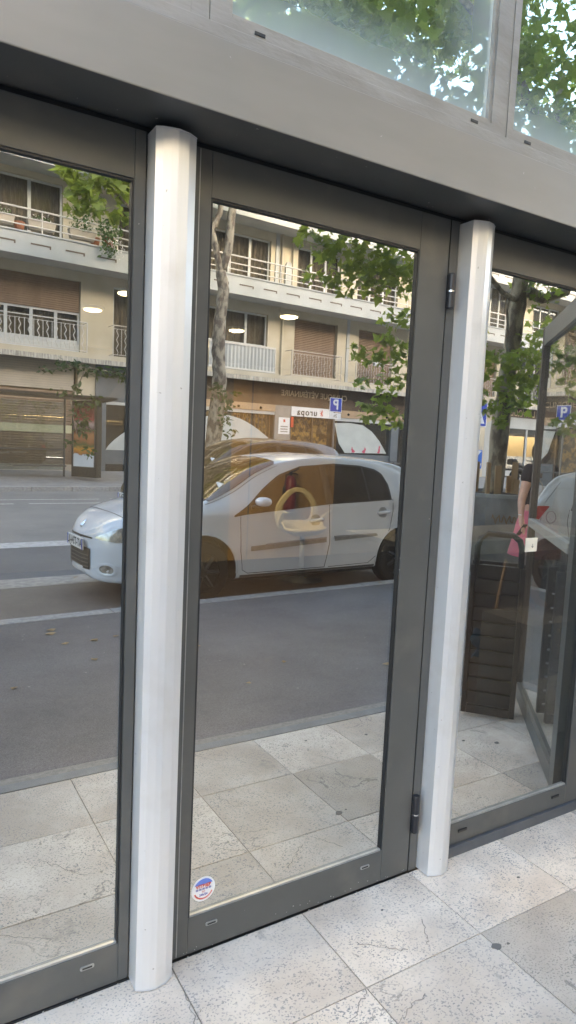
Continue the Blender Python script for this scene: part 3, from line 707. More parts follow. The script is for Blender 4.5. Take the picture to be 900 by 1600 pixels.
wall_band(4.452, 7.60, F1); wall_band(7.602, 10.6, F2)
for k in range(1, 3): wall_band(10.602 + 3.0 * (k - 1), 13.6 + 3.0 * (k - 1), [(a, b_, c_ + 3.0 * k, d_ + 3.0 * k, q) for a, b_, c_, d_, q in F2])
m_ = MB(); m_.tbox(-30, 70, TW + 1.2, TW + 9, 0, 16.9); m_.build('core', X['dark'], ab)
part('roof', 'render_w', (-30, 70, TW - .5, TW + 9.2, 16.92, 17.3))
def window(s0, s1, z0, z1, n, mat='win'):
    b = MB(); e = .07; t0, t1 = TW + .13, TW + .20
    b.tbox(s0, s1, t0, t1, z1 - e, z1); b.tbox(s0, s1, t0, t1, z0, z0 + e)
    ww = (s1 - s0) / n
    for i in range(n + 1):
        c_ = s0 + i * ww; h = .055 if 0 < i < n else .07
        b.tbox(max(s0, c_ - h), min(s1, c_ + h), t0 + .001, t1 - .001, z0 + e, z1 - e)
    f = b.build('window', X['white'], ab)
    for i in range(n):
        a = s0 + i * ww + .056; c_ = s0 + (i + 1) * ww - .056
        q = MB(); q.add([(a, -(t0 + .035), z0 + e), (c_, -(t0 + .035), z0 + e), (c_, -(t0 + .035), z1 - e), (a, -(t0 + .035), z1 - e)], [(0, 1, 2, 3)]); q.build('pane', X[mat], f)
    q = MB(); n2 = int((s1 - s0) / .07); vs = []; 
    for i in range(n2 + 1):
        x = s0 + (s1 - s0) * i / n2; y = -(TW + .36 + .035 * math.sin(i * 1.7) + .015 * math.sin(i * .6)); vs += [(x, y, z0), (x, y, z1)]
    q.add(vs, [(2 * i, 2 * i + 2, 2 * i + 3, 2 * i + 1) for i in range(n2)]); q.build('curtain', X['curtain'], f)
slat_me = {}
def roller(s0, s1, z0, z1, t=TW + .10, mat='shutter', pitch=.075):
    key = (round(s1 - s0, 3), pitch)
    if key not in slat_me:
        b = MB(); w_ = s1 - s0
        b.add([(0, 0, 0), (w_, 0, 0), (w_, .018, pitch * .5), (0, .018, pitch * .5), (w_, .003, pitch * .95), (0, .003, pitch * .95)], [(0, 1, 2, 3), (3, 2, 4, 5)])
        slat_me[key] = b.mesh('slat', recalc=False)
    b = MB(); b.tbox(s0, s1, t + .01, t + .03, z0, z1); r_ = b.build('roller_shutter', X[mat], ab)
    n = int((z1 - z0) / pitch)
    for i in range(n):
        o = link('slat', slat_me[key], X[mat], r_); o.location = (s0, -t, z0 + i * pitch)
def railing(s0, s1, t, z0, z1, style='wavy', mat='rail_g', sides=True):
    b = MB(); r_ = .014
    b.tube([(s0, -t, z1), (s1, -t, z1)], .02, 6); b.tube([(s0, -t, z0 + .06), (s1, -t, z0 + .06)], r_, 5); b.tube([(s0, -t, z1 - .12), (s1, -t, z1 - .12)], .010, 5)
    n = max(2, int((s1 - s0) / .15))
    for i in range(n + 1):
        x = s0 + (s1 - s0) * i / n
        if i % 2 and style == 'wavy':
            b.tube([(x + .035 * math.sin(k * 1.57 + .0), -t, z0 + .06 + (z1 - .18 - z0) * k / 12) for k in range(13)], .016, 4, caps=False)
        else: b.tube([(x, -t, z0 + .06), (x, -t, z1 - .12)], .012, 4, caps=False)
    for x in (s0, s1):
        b.tube([(x, -t, z0 - .02), (x, -t, z1)], .02, 6)
        if sides: b.tube([(x, -t, z1), (x, -(TW), z1)], .016, 5); b.tube([(x, -t, z0 + .06), (x, -TW, z0 + .06)], .012, 5)
    return b.build('railing', X[mat], ab)
for fl, ops in ((1, F1), (2, F2), (3, [(a, b_, c_ + 3, d_ + 3, k_) for a, b_, c_, d_, k_ in F2]), (4, [(a, b_, c_ + 6, d_ + 6, k_) for a, b_, c_, d_, k_ in F2])):
    for a, b_, c_, d_, k_ in ops:
        if fl > 2 and (a < 0 or a > 32): continue
        if k_ == 'shutter': roller(a + .03, b_ - .03, c_, d_, t=TW + .16)
        elif k_ == 'shutterdoor':
            roller(a + .02, b_ - .02, 5.9, d_); window(a, b_, c_, 5.9, 5)
            part('door_panel', 'white', (a + .08, b_ - .08, TW + .105, TW + .125, c_ + .05, c_ + .46))
        elif k_ == 'dark': window(a, b_, c_, d_, 2)
        else: window(a, b_, c_, d_, 4 if k_ == 'win4' else 3)
# first-floor slab and stained edge, second-floor balcony slab
part('first_floor_slab', 'render', (-30, 70, 22.42, 23.6, 4.16, 4.45), label='cream slab ledge above the shops')
part('slab_edge', 'slabedge', (-30, 70, 22.405, 22.419, 4.10, 4.27))
for z in (0, 3.0, 6.0):
    part('balcony_slab', 'render_w', (-30, 70, 21.95, 23.0, 7.35 + z, 7.50 + z))
    part('balcony_parapet', 'render_w', (-30, 70, 21.86, 21.95, 7.30 + z, 8.0 + z), bevel=.01)
    part('parapet_cap', 'render_w', (-30, 70, 21.82, 21.99, 8.001 + z, 8.05 + z))
    sl = MB()
    for i in range(-6, 40): sl.tbox(.9 + i * 1.12, 1.55 + i * 1.12, 21.852, 21.8595, 7.66 + z, 7.71 + z); sl.tbox(1.50 + i * 1.12, 1.55 + i * 1.12, 21.852, 21.8595, 7.60 + z, 7.6599 + z)
    sl.build('drain_slots', X['brown'], ab, kind='stuff')
    if z < 4:
        rl = MB()
        for zz in (8.24, 8.47, 8.76): rl.tube([(-10, -21.9, zz + z), (60, -21.9, zz + z)], .022 if zz < 8.7 else .03, 6)
        rl.build('railing', X['rail'], ab)
        for i in range(-4, 24):
            ps = MB(); ps.tbox(-.018, .018, 21.89, 21.93, 8.05 + z, 8.76 + z); p_ = ps.build('railing_post', X['rail'], ab); p_.location = (1.05 + i * 2.35, 0, 0)
# pipes and niche between windows
b = MB(); b.tube([(15.85, -22.93, 8.05), (15.85, -22.93, 10.6)], .05, 8); b.build('drain_pipe', X['beige'], ab)
b = MB(); b.tube([(16.42, -22.93, 8.05), (16.42, -22.93, 10.6)], .05, 8); b.build('drain_pipe', X['render'], ab)
b = MB(); b.tube([(16.02, -22.93, 4.45), (16.02, -22.93, 6.9), (15.9, -22.9, 7.2), (15.85, -22.86, 7.35)], .045, 8); b.build('drain_pipe', X['render'], ab)
b = MB(); b.plate([(16.05, 8.05), (16.36, 8.05), (16.36, 9.1), (16.3, 9.25), (16.2, 9.3), (16.1, 9.25), (16.05, 9.1)], -22.99, -22.90); b.build('niche_panel', X['render_w'], ab)
# window reveals beside pilasters
part('pilaster', 'render_w', (15.55, 15.72, 22.95, 23.0, 8.05, 10.4), (19.6, 19.75, 22.95, 23.0, 4.45, 7.35))
# first floor rails
railing(2.0, 7.45, 22.45, 4.45, 5.5, mat='rail'); railing(8.42, 11.0, 22.45, 4.45, 5.55, mat='rail_g')
railing(16.25, 18.95, 22.45, 4.45, 5.55); railing(19.8, 22.45, 22.45, 4.45, 5.5); railing(24.6, 27.6, 22.45, 4.45, 5.5, mat='rail'); railing(28, 31, 22.45, 4.45, 5.5); railing(32, 35, 22.45, 4.45, 5.5)
# corrugated white balcony panel
b = MB(); n = 120; vs = []
for i in range(n + 1):
    x = 12.3 + 3.08 * i / n; y = -22.45 - .022 * math.sin(i * .95); vs += [(x, y, 4.55), (x, y, 5.45)]
b.add(vs, [(2 * i, 2 * i + 2, 2 * i + 3, 2 * i + 1) for i in range(n)])
b.build('corrugated_panel', X['render_w'], ab, smooth=True)
part('panel_rail', 'rail', (12.28, 15.4, 22.42, 22.50, 5.451, 5.53), (15.381, 15.42, 22.43, 22.49, 4.45, 5.45), (12.28, 15.4, 22.43, 22.50, 4.47, 4.549))
# ---- ground floor
part('wall', 'render', (-30, -9, TW, TW + .35, .2, 4.159), (24.2, 31.0, TW - .02, TW + .35, .2, 4.159), (36.5, 70, TW, TW + .35, .2, 4.159), (7.31, 7.95, TW, TW + .3, .2, 4.159))
part('cladding', 'beige', (-9, 7.16, TW + .02, TW + .3, 3.13, 4.159), label='beige cladding over the closed brown shutter')
ln = MB()
for i in range(12): ln.tbox(-9, 7.15, TW + .012, TW + .0195, 3.2 + i * .08, 3.207 + i * .08)
ln.build('cladding_joints', X['greyp'], ab, kind='stuff')
roller(-9, -.05, .45, 3.12, t=TW + .08, pitch=.09); roller(0.0, 7.14, .45, 3.12, t=TW + .08, pitch=.09)
part('band', noise_mat('cream yellow band', (.50, .47, .30), (.56, .52, .35), 2, .6), (-9, 7.14, TW + .03, TW + .052, 1.58, 1.86))
part('door_post', 'render', (7.161, 7.309, TW - .02, TW + .3, .25, 3.129))
part('plinth', 'beige', (-9, 7.16, TW - .04, TW + .3, .18, .449))
part('pilaster', 'bluegrey', (7.951, 8.36, TW - .08, TW + .3, .2, 4.15)); part('pilaster', 'bluegrey', (11.82, 12.2, TW - .08, TW + .3, .2, 4.15), (22.62, 23.1, TW - .10, TW + .3, .2, 2.86))
part('spandrel', 'bluegrey', (8.361, 11.819, TW + .02, TW + .3, 2.86, 4.159)); part('transom', 'render_w', (8.361, 11.819, TW - .03, TW + .02, 2.72, 2.84))
lt = MB()
for i in range(38): lt.tube([(8.5 + i * .085, -(TW + .012), 3.0), (8.9 + i * .085, -(TW + .012), 3.55)], .006, 4, caps=False)
lt.build('lattice', X['greyp'], ab, kind='stuff')
part('panel', 'bluegrey', (8.361, 11.819, TW - .03, TW + .1, .5, 1.02)); part('plinth', 'black', (8.361, 11.819, TW - .02, TW + .1, .2, .499))
def shopwin(s0, s1, z0, z1, back='dark', mat='shopwin', depth=1.0):
    b = MB(); b.add([(s0, -(TW + .05), z0), (s1, -(TW + .05), z0), (s1, -(TW + .05), z1), (s0, -(TW + .05), z1)], [(0, 1, 2, 3)]); o = b.build('shop_window', X[mat], ab)
    if back != 'dark':
        q = MB(); q.tbox(s0, s1, TW + depth, TW + depth + .05, z0, z1); q.build('backdrop', X[back], o)
    return o
def film(pts, o, name='window_film', mat='vinyl'):
    b = MB(); b.plate(pts, -(TW + .048), -(TW + .044)); return b.build(name, X[mat], o)
def rabbit(x, z, h, flip, o, kind=0):
    f = -1 if flip else 1
    b = MB()
    def ell(cx, cz, rx, rz, rot=0):
        b.plate([(x + f * (cx + rx * math.cos(a) * math.cos(rot) - rz * math.sin(a) * math.sin(rot)) * h, z + (cz + rx * math.cos(a) * math.sin(rot) + rz * math.sin(a) * math.cos(rot)) * h) for a in np.linspace(0, 2 * math.pi, 15)[:-1]], -(TW + .043 - .0002 * len(b.v) / 14), -(TW + .0395 - .0002 * len(b.v) / 14))
    if kind == 2:   # upright animal
        ell(0, .38, .17, .40); ell(.05, .85, .15, .14); ell(-.02, 1.0, .04, .09); ell(.14, 1.0, .04, .09); ell(-.12, .12, .22, .12)
    else:
        ell(0, .28, .36, .28, .25); ell(.30, .58, .20, .16); ell(-.33, .2, .10, .09); ell(.22, .06, .18, .06)
        ell(.22, .85, .05, .22, .2 if kind == 0 else .9); ell(.36, .85, .05, .22, -.15 if kind == 0 else .6)
    b.build('animal_decal', X['pink'], o)
w1 = shopwin(8.361, 11.819, 1.021, 2.719)
film([(8.40, 1.03)] + [(8.40 + 3.3 * u, 1.03 + 1.55 * math.sin(u * 1.57) ** .75) for u in np.linspace(.03, 1, 14)] + [(11.7, 1.03)], w1)
rabbit(9.28, 1.12, .22, False, w1, 1); rabbit(10.3, 1.12, .25, True, w1, 0)
w2 = shopwin(12.2, 15.83, .55, 2.78, 'gold', depth=.6)
film([(12.3, 1.1), (12.3, 2.35)] + [(12.3 + 3.3 * u, 2.35 + .33 * math.sin(u * 3.0 + .35) - .5 * u ** 2.5) for u in np.linspace(.05, 1, 12)] + [(15.3, 1.3)], w2)
b = MB()
for i in range(9): b.tbox(14.2 + i * .19, 14.24 + i * .19, TW + .2, TW + .22, .6, 2.75)
b.build('blind', X['tan'], w2, kind='stuff')
part('spandrel', 'brown', (12.201, 24.199, TW + .03, TW + .3, 3.22, 4.159), label='brown signboard with beige lettering')
part('awning_box', 'tan', (12.201, 15.84, TW - .06, TW + .2, 2.93, 3.219), (19.13, 24.199, TW - .06, TW + .2, 2.88, 3.219))
part('transom', 'render_w', (12.201, 15.84, TW - .03, TW + .02, 2.79, 2.925), (19.13, 24.19, TW - .03, TW + .02, 2.72, 2.875))
sp_ = MB()
for s_ in (12.9, 14.0, 15.1, 19.9, 21.2, 22.3, 23.4): sp_.lathe([(.06, 0), (.05, .05), (.02, .09)], (s_, -(TW - .06), 3.05), 10, axis='y')
sp_.build('spotlights', X['black'], ab, kind='stuff')
part('pilaster', 'greyp', (15.841, 16.67, TW - .05, TW + .3, .2, 3.219))
part('poster', 'sign_white', (16.04, 16.62, TW - .062, TW - .051, 1.98, 2.70), label='white opening-hours poster on the grey pillar')
b = MB()
for i, z in enumerate((2.28, 2.17, 2.06)): b.tbox(16.14, 16.52, TW - .0655, TW - .0625, z, z + .055)
b.build('poster_print', X['greyp'], ab, kind='stuff')
b = MB(); b.tbox(16.28, 16.38, TW - .0655, TW - .0625, 2.5, 2.62); b.build('poster_logo', X['logo_red'], ab)
part('letter_box', 'logo_red', (16.66, 16.78, TW - .12, TW - .052, 2.3, 2.75))
part('sign_panel', 'sign_white', (16.70, 19.10, TW - .05, TW + .02, 2.80, 3.215), label='white shop sign with a red petal logo')
w3 = shopwin(16.68, 19.12, .35, 2.795, 'gold', depth=.5)
part('door_frame', 'brown', (16.671, 16.75, TW - .01, TW + .04, .3, 2.79), (19.04, 19.129, TW - .01, TW + .04, .3, 2.79), (17.86, 17.94, TW, TW + .04, .3, 2.79))
b = MB()
for i in range(26): b.tube([(16.8 + i * .15 - 1.6 * 0, -(TW + .22), .4 + 0), (16.8 + i * .15 - 1.4, -(TW + .22), 2.7)] if 16.8 + i * .15 - 1.4 > 16.7 and 16.8 + i * .15 < 19.1 else [(17.0 + i * .05, -(TW + .23), 1.2), (17.02 + i * .05, -(TW + .23), 1.25)], .012, 4, caps=False)
b.build('grille', X['tan'], w3, kind='stuff')
def far_text(body, size, mat, s, z, t=TW + .028, bold=0.0, spacing=1.0, parent=ab, name='lettering'):
    return text_mesh(name, body, size, mat, parent, (s, -t, z), (R(90), 0, R(180)), .01, bold=bold, spacing=spacing)
far_text('CLINIQUE VÉTÉRINAIRE', .345, X['cream_text'], 18.0, 3.76, bold=.005)
far_text('uropa', .40, X['ink'], 17.55, 2.99, t=TW - .052, bold=.006, spacing=1.2)
b = MB()
for k in range(5):
    a = R(-70 + 35 * k); cx, cz = 18.42, 3.0
    b.plate([(cx - .05 * math.cos(a) + .03 * math.sin(a), cz + .05 * math.sin(a) + .03 * math.cos(a)), (cx - .19 * math.cos(a), cz + .19 * math.sin(a)), (cx - .05 * math.cos(a) - .03 * math.sin(a), cz + .05 * math.sin(a) - .03 * math.cos(a))], -(TW - .056), -(TW - .0505))
b.build('logo', X['logo_red'], ab)
w4 = shopwin(19.131, 22.619, 1.2, 2.719, depth=1.0)
film([(19.2, 2.62), (20.0, 2.68), (20.9, 2.60), (21.5, 2.32), (22.0, 1.9), (22.5, 1.3), (19.9, 1.25), (19.5, 1.7)], w4)
rabbit(20.40, 1.28, .26, True, w4, 0); rabbit(21.05, 1.28, .26, False, w4, 1); rabbit(22.02, 1.3, .34, False, w4, 2)
part('panel', 'bluegrey', (19.131, 22.619, TW - .03, TW + .1, .2, 1.199))
w5 = shopwin(23.101, 24.199, .4, 2.719)
# laundry shop at the far right and beige pier
part('fascia_panel', 'render_w', (31.01, 36.49, TW - .06, TW + .2, 3.0, 3.62)); part('fascia_board', 'brown', (31.01, 36.49, TW - .05, TW + .2, 3.621, 4.155))
far_text('LAVAROLE', .50, X['cream_text'], 32.6, 3.86, t=TW - .052, bold=.012)
w6 = shopwin(31.01, 36.49, .5, 2.99, depth=.8)
part('door_frame', 'render_w', (31.0, 31.1, TW, TW + .05, .3, 2.99), (33.2, 33.35, TW, TW + .05, .3, 2.99), (31.1, 33.2, TW, TW + .05, .3, .62))
part('stripe', 'green', (31.11, 31.30, TW + .03, TW + .045, .7, 2.6))
for i, (tt, zz) in enumerate((('OUVERT', 2.35), ('7h - 21h', 2.0), ('7 / 7', 1.75), ('LAVERIE', 1.5))):
    pass
b = MB(); b.plate([(29.6, .25), (29.6, 2.9), (29.75, 3.2), (30.1, 3.35), (30.8, 3.35), (30.8, .25)], -(TW - .03), -(TW + .02)); b.build('arched_door', X['render_w'], ab)
part('meter_box', 'beige', (28.7, 29.3, TW - .15, TW - .03, .9, 1.9))

# flower boxes and balcony plants
def leafcloud(name, mat, clusters, size, parent, shape='plane', seed=1, smooth=False):
    r = np.random.default_rng(seed)
    if shape == 'plane':
        pr = [(0, 0), (.16, .02), (.48, -.06), (.36, .16), (.60, .42), (.30, .42), (.24, .60), (.0, 1.0), (-.24, .60), (-.30, .42), (-.60, .42), (-.36, .16), (-.48, -.06), (-.16, .02)]
    else: pr = [(0, 0), (.22, .3), (.2, .65), (0, 1.0), (-.2, .65), (-.22, .3)]
    P = np.array([(x, y, .12 * abs(x) - .10 * y * y) for x, y in pr]); k = len(P)
    if shape == 'plane': tris = np.array([(0, i, i + 1) for i in range(1, k - 1)])
    else: tris = np.array([(0, i, i + 1) for i in range(1, k - 1)])
    V, F = [], []; off = 0
    for (c, rad, n) in clusters:
        c = np.array(c, float); rad = np.array(rad if hasattr(rad, '__len__') else (rad,) * 3, float)
        d = r.normal(size=(n, 3)); d /= np.linalg.norm(d, axis=1)[:, None]; rr = r.uniform(.15, 1, n) ** .5
        pos = c + d * rr[:, None] * rad
        for p in pos:
            ax = r.normal(size=3); ax[2] = abs(ax[2]) * 1.1 + .3; nrm = ax / np.linalg.norm(ax)
            tdir = r.normal(size=3); tdir[2] -= .7; tdir -= nrm * tdir.dot(nrm); tdir /= np.linalg.norm(tdir)
            sd_ = np.cross(tdir, nrm); s_ = size * r.uniform(.5, 1.35)
            V.append(p + s_ * (P[:, :1] * sd_ + P[:, 1:2] * tdir + P[:, 2:3] * nrm)); F.append(tris + off); off += k
    V = np.concatenate(V); F = np.concatenate(F)
    me = bpy.data.meshes.new(name); me.vertices.add(len(V)); me.vertices.foreach_set('co', V.ravel()); me.loops.add(F.size); me.loops.foreach_set('vertex_index', F.ravel().astype(np.int32))
    me.polygons.add(len(F)); me.polygons.foreach_set('loop_start', np.arange(0, F.size, 3, dtype=np.int32)); me.polygons.foreach_set('loop_total', np.full(len(F), 3, dtype=np.int32))
    me.update(); me.validate(); me.materials.append(X[mat])
    return link(name, me, None, parent)
for i, (s_, fl, lb) in enumerate(((3.3, 'petal', 'pale flower box on the upper balcony, leftmost in view'), (4.45, 'petal', 'pale flower box with white blooms, second along the upper balcony'), (5.75, 'petal', 'pale flower box with white blooms, third along the upper balcony'), (7.1, 'petal', 'pale flower box beside the trailing oleander'))):
    fb = street_root('flower_box', s_, 22.05, 8.05, label=lb, cat='flower box', group='flower boxes on the upper balcony')
    b = MB(); b.add([(-.40, -.10, .12), (.40, -.10, .12), (.40, .10, .12), (-.40, .10, .12), (-.46, -.14, .42), (.46, -.14, .42), (.46, .14, .42), (-.46, .14, .42)], [(3, 2, 1, 0), (4, 5, 6, 7), (0, 1, 5, 4), (1, 2, 6, 5), (2, 3, 7, 6), (3, 0, 4, 7)])
    b.build('box', X['beige'], fb, bevel=.01)
    leafcloud('leaves', 'leaf_s', [((0, 0, .50), (.4, .12, .12), 110)], .09, fb, 'simple', 20 + i)
    leafcloud('flowers', fl, [((0, .03, .56), (.4, .14, .12), 40)], .06, fb, 'simple', 40 + i)
ol = street_root('oleander', 8.0, 21.95, 8.05, label='white flowering oleander hanging over the balcony parapet', cat='plant')
b = MB(); b.lathe([(.14, 0), (.20, .34)], n=14); b.build('pot', X['terra'], ol)
leafcloud('leaves', 'leaf_s', [((0, .1, .6), (.5, .25, .45), 260), ((-.1, .30, .0), (.35, .12, .5), 150), ((-1.0, .15, .8), (.5, .2, .5), 120)], .14, ol, 'simple', 61)
leafcloud('flowers', 'petal', [((.1, .38, -.05), (.4, .1, .4), 90), ((-.8, .25, .6), (.4, .2, .3), 40)], .08, ol, 'simple', 62)
for i, (s_, lb) in enumerate(((2.6, 'terracotta pot under the balcony rail, far left'), (5.1, 'terracotta pot under the balcony rail between two flower boxes'), (7.6, 'terracotta pot under the balcony rail by the oleander'))):
    po = street_root('plant_pot', s_, 22.2, 8.051, label=lb, cat='plant pot', group='terracotta pots on the upper balcony')
    b = MB(); b.lathe([(.12, 0), (.17, .26), (.19, .26), (.19, .32), (.16, .32)], n=14); b.build('pot', X['terra'], po)
ger = street_root('geranium', 21.2, 22.5, 5.35, label='small red geranium at the railing above the rabbit window', cat='plant')
b = MB(); b.tbox(-.3, .3, -.08, .08, 0, .18); b.build('box', X['render_w'], ger)
leafcloud('leaves', 'leaf_s', [((0, 0, .26), (.3, .1, .1), 60)], .08, ger, 'simple', 71); leafcloud('flowers', 'redfl', [((0, .02, .38), (.12, .08, .08), 30)], .07, ger, 'simple', 72)

# ================================================================== BUS SHELTER
bs = street_root('bus_shelter', 0, 0, 0, label='glass bus shelter with a dark flat roof on the far pavement', cat='bus shelter')
b = MB(); b.tbox(1.6, 7.6, 19.6, 21.3, 2.72, 2.80); b.build('roof', X['black'], bs, bevel=.01)
b = MB(); b.tube([(6.6, -20.3, 2.5), (7.6, -20.0, 2.72)], .03, 6); b.build('strut', X['black'], bs)
for s_ in (1.8, 4.2, 6.35):
    b = MB(); b.tube([(s_, -21.2, .05), (s_, -21.2, 2.72)], .035, 8); b.build('pillar', X['greypl'], bs)
for a, c_ in ((1.84, 4.16), (4.24, 6.31)):
    b = MB(); b.tbox(a, c_, 21.19, 21.2, .35, 2.6); b.build('glass_wall', X['clear'], bs)
b = MB(); b.tbox(1.84, 6.31, 21.12, 21.18, 1.0, 1.05); b.build('rail', X['greypl'], bs)
b = MB(); b.tbox(4.6, 6.3, 20.75, 21.1, .48, .53); b.build('bench_seat', X['greypl'], bs)
ad = street_root('advert_panel', 6.80, 20.3, .05, rz=R(58), label='lit advertising panel showing a burger at the end of the bus shelter', cat='advertising panel')
b = MB(); b.box(-.52, .52, -.16, .10, .12, 2.62); b.build('casing', X['black'], ad, bevel=.02)
b = MB(); b.box(-.44, .44, .101, .106, .45, 2.45); b.build('frame', X['greypl'], ad)
def poster_mat():
    m, nt, p = new_mat('burger poster'); N, L = nt.nodes, nt.links
    tc = N.new('ShaderNodeTexCoord'); sx = N.new('ShaderNodeSeparateXYZ'); L.new(tc.outputs['Generated'], sx.inputs[0])
    n = N.new('ShaderNodeTexNoise'); n.inputs['Scale'].default_value = 4; n.inputs['Detail'].default_value = 3; L.new(tc.outputs['Generated'], n.inputs[0])
    ad_ = N.new('ShaderNodeMath'); ad_.operation = 'MULTIPLY_ADD'; L.new(n.outputs['Fac'], ad_.inputs[0]); ad_.inputs[1].default_value = .16; L.new(sx.outputs['Z'], ad_.inputs[2])
    r = N.new('ShaderNodeValToRGB'); e = r.color_ramp; e.interpolation = 'LINEAR'
    e.elements[0].position = 0.08; e.elements[0].color = (.42, .46, .50, 1); e.elements[1].position = 1; e.elements[1].color = (.10, .02, .02, 1)
    for p_, c_ in ((.27, (.40, .44, .48)), (.29, (.22, .09, .02)), (.38, (.42, .20, .03)), (.44, (.05, .07, .02)), (.50, (.20, .08, .03)), (.60, (.26, .12, .05)), (.68, (.05, .02, .02)), (.80, (.28, .22, .22)), (.86, (.20, .03, .03))):
        q = e.elements.new(p_); q.color = (*c_, 1)
    L.new(ad_.outputs[0], r.inputs[0]); L.new(r.outputs[0], p.inputs['Base Color']); L.new(r.outputs[0], p.inputs['Emission Color']); p.inputs['Emission Strength'].default_value = .05; p.inputs['Roughness'].default_value = .15
    return m
b = MB(); b.box(-.42, .42, .107, .110, .47, 2.43); b.build('poster', poster_mat(), ad)

# ================================================================== CARS
def make_car(name, paintm, sc=(1, 1, 1), **k):
    """hatchback: x from nose 0 to tail L, y across (near side positive), z up from the road"""
    root = empty(name, **k)
    L_, W2 = 4.42, .89
    # knots along x: sill z, half widths, belt, roof rail, top
    kx = [-.02, .03, .12, .30, .55, .85, 1.12, 1.45, 1.85, 2.2, 2.75, 3.2, 3.6, 3.9, 4.12, 4.28, 4.38, 4.42]
    zb = [.36, .26, .24, .235, .23, .23, .23, .23, .23, .23, .23, .23, .23, .24, .26, .28, .32, .40]
    w = [.18, .38, .575, .745, .84, .88, .885, .885, .885, .885, .885, .885, .88, .87, .85, .81, .74, .62]
    zm = [.52, .55, .58, .61, .64, .65, .65, .65, .66, .67, .69, .71, .72, .73, .73, .72, .70, .66]
    zbelt = [.66, .70, .75, .82, .88, .92, .93, .95, .98, 1.01, 1.05, 1.08, 1.10, 1.11, 1.11, 1.07, 1.0, .90]
    wb = [.15, .33, .515, .68, .785, .83, .845, .85, .85, .85, .85, .85, .845, .835, .82, .79, .71, .55]
    zr = [.68, .73, .80, .88, .945, 1.0, 1.04, 1.15, 1.36, 1.49, 1.56, 1.555, 1.54, 1.51, 1.46, 1.30, 1.10, .93]
    wr = [.12, .28, .45, .61, .71, .75, .755, .71, .64, .625, .62, .615, .61, .60, .60, .63, .62, .48]
    zt = [.70, .76, .845, .935, 1.005, 1.06, 1.11, 1.26, 1.47, 1.58, 1.625, 1.62, 1.605, 1.575, 1.52, 1.34, 1.12, .94]
    def pc(ys):   # monotone-ish smooth interpolation
        ys = np.array(ys); xs_ = np.array(kx); d = np.gradient(ys, xs_)
        sl = np.diff(ys) / np.diff(xs_)
        for i in range(1, len(d) - 1):
            d[i] = 0 if sl[i - 1] * sl[i] <= 0 else 2 * sl[i - 1] * sl[i] / (sl[i - 1] + sl[i])
        d[0] = sl[0]; d[-1] = sl[-1]
        def f(x):
            x = min(max(x, xs_[0]), xs_[-1]); i = min(int(np.searchsorted(xs_, x, 'right')) - 1, len(xs_) - 2); h = xs_[i + 1] - xs_[i]; t = (x - xs_[i]) / h
            return float((1 + 2 * t) * (1 - t) ** 2 * ys[i] + t * (1 - t) ** 2 * h * d[i] + t * t * (3 - 2 * t) * ys[i + 1] + t * t * (t - 1) * h * d[i + 1])
        return f
    fz, fw, fm, fbz, fbw, frz, frw, ftz = [pc(a) for a in (zb, w, zm, zbelt, wb, zr, wr, zt)]
    def ctrl(x):
        a = fz(x); ww = fw(x)
        return [(0, a), (ww * .7, a), (ww * .955, a + .015), (ww * .99, a + .10), (ww * 1.0, (a + fm(x)) / 2 + .03), (ww * .995, fm(x)), (ww * .985 * .5 + fbw(x) * .5, (fm(x) + fbz(x)) / 2 + .04), (fbw(x), fbz(x)), ((fbw(x) + frw(x)) / 2 + .012, (fbz(x) + frz(x)) / 2), (frw(x), frz(x)), (frw(x) * .90, frz(x) + (ftz(x) - frz(x)) * .55), (frw(x) * .62, ftz(x) - (ftz(x) - frz(x)) * .12), (frw(x) * .3, ftz(x)), (0, ftz(x))]
    SUB = 4
    def section(x):
        c = np.array(ctrl(x)); out = []
        for i in range(len(c) - 1):
            p0 = c[max(i - 1, 0)]; p1 = c[i]; p2 = c[i + 1]; p3 = c[min(i + 2, len(c) - 1)]
            for k_ in range(SUB):
                t = k_ / SUB
                out.append(.5 * ((2 * p1) + (-p0 + p2) * t + (2 * p0 - 5 * p1 + 4 * p2 - p3) * t * t + (-p0 + 3 * p1 - 3 * p2 + p3) * t ** 3))
        out.append(c[-1]); a = np.array(out); a[:, 0] = np.maximum(a[:, 0], 0); return a
    xs_ = sorted(set(np.round(np.concatenate([np.linspace(-.02, .3, 12), np.linspace(.3, 4.1, 64), np.linspace(4.1, 4.42, 12)]), 4)))
    secs = [section(x) for x in xs_]; K = len(secs[0])
    b = MB(); vs = []
    for x, s_ in zip(xs_, secs):
        full = [(x, y, z) for y, z in s_] + [(x, -y, z) for y, z in s_[::-1][1:-1]]
        vs += full
    n = 2 * K - 2; fs = []
    for i in range(len(xs_) - 1):
        for j_ in range(n): fs.append((i * n + j_, i * n + (j_ + 1) % n, (i + 1) * n + (j_ + 1) % n, (i + 1) * n + j_))
    fs += [tuple(range(n)), tuple(range((len(xs_) - 1) * n, len(xs_) * n))[::-1]]
    b.add(vs, fs)
    body = b.build('body', [paintm, X['black']], root, smooth=True)
    AX = (1.05, 3.88); WR = .335
    cut = MB()
    for ax in AX:
        for sy in (1, -1): cut.lathe([(.41, sy * .60), (.41, sy * 1.2)], (ax, 0, .335), 36, axis='y')
    cm = cut.mesh('cut'); cm.materials.append(paintm); cm.materials.append(X['black']); cm.polygons.foreach_set('material_index', [1] * len(cm.polygons))
    co_ = bpy.data.objects.new('cut', cm); C.objects.link(co_)
    mod = body.modifiers.new('b', 'BOOLEAN'); mod.operation = 'DIFFERENCE'; mod.object = co_; mod.solver = 'EXACT'
    try: mod.material_mode = 'INDEX'
    except Exception: pass
    dg = bpy.context.evaluated_depsgraph_get(); nm = bpy.data.meshes.new_from_object(body.evaluated_get(dg))
    body.modifiers.clear(); body.data = nm; bpy.data.objects.remove(co_)
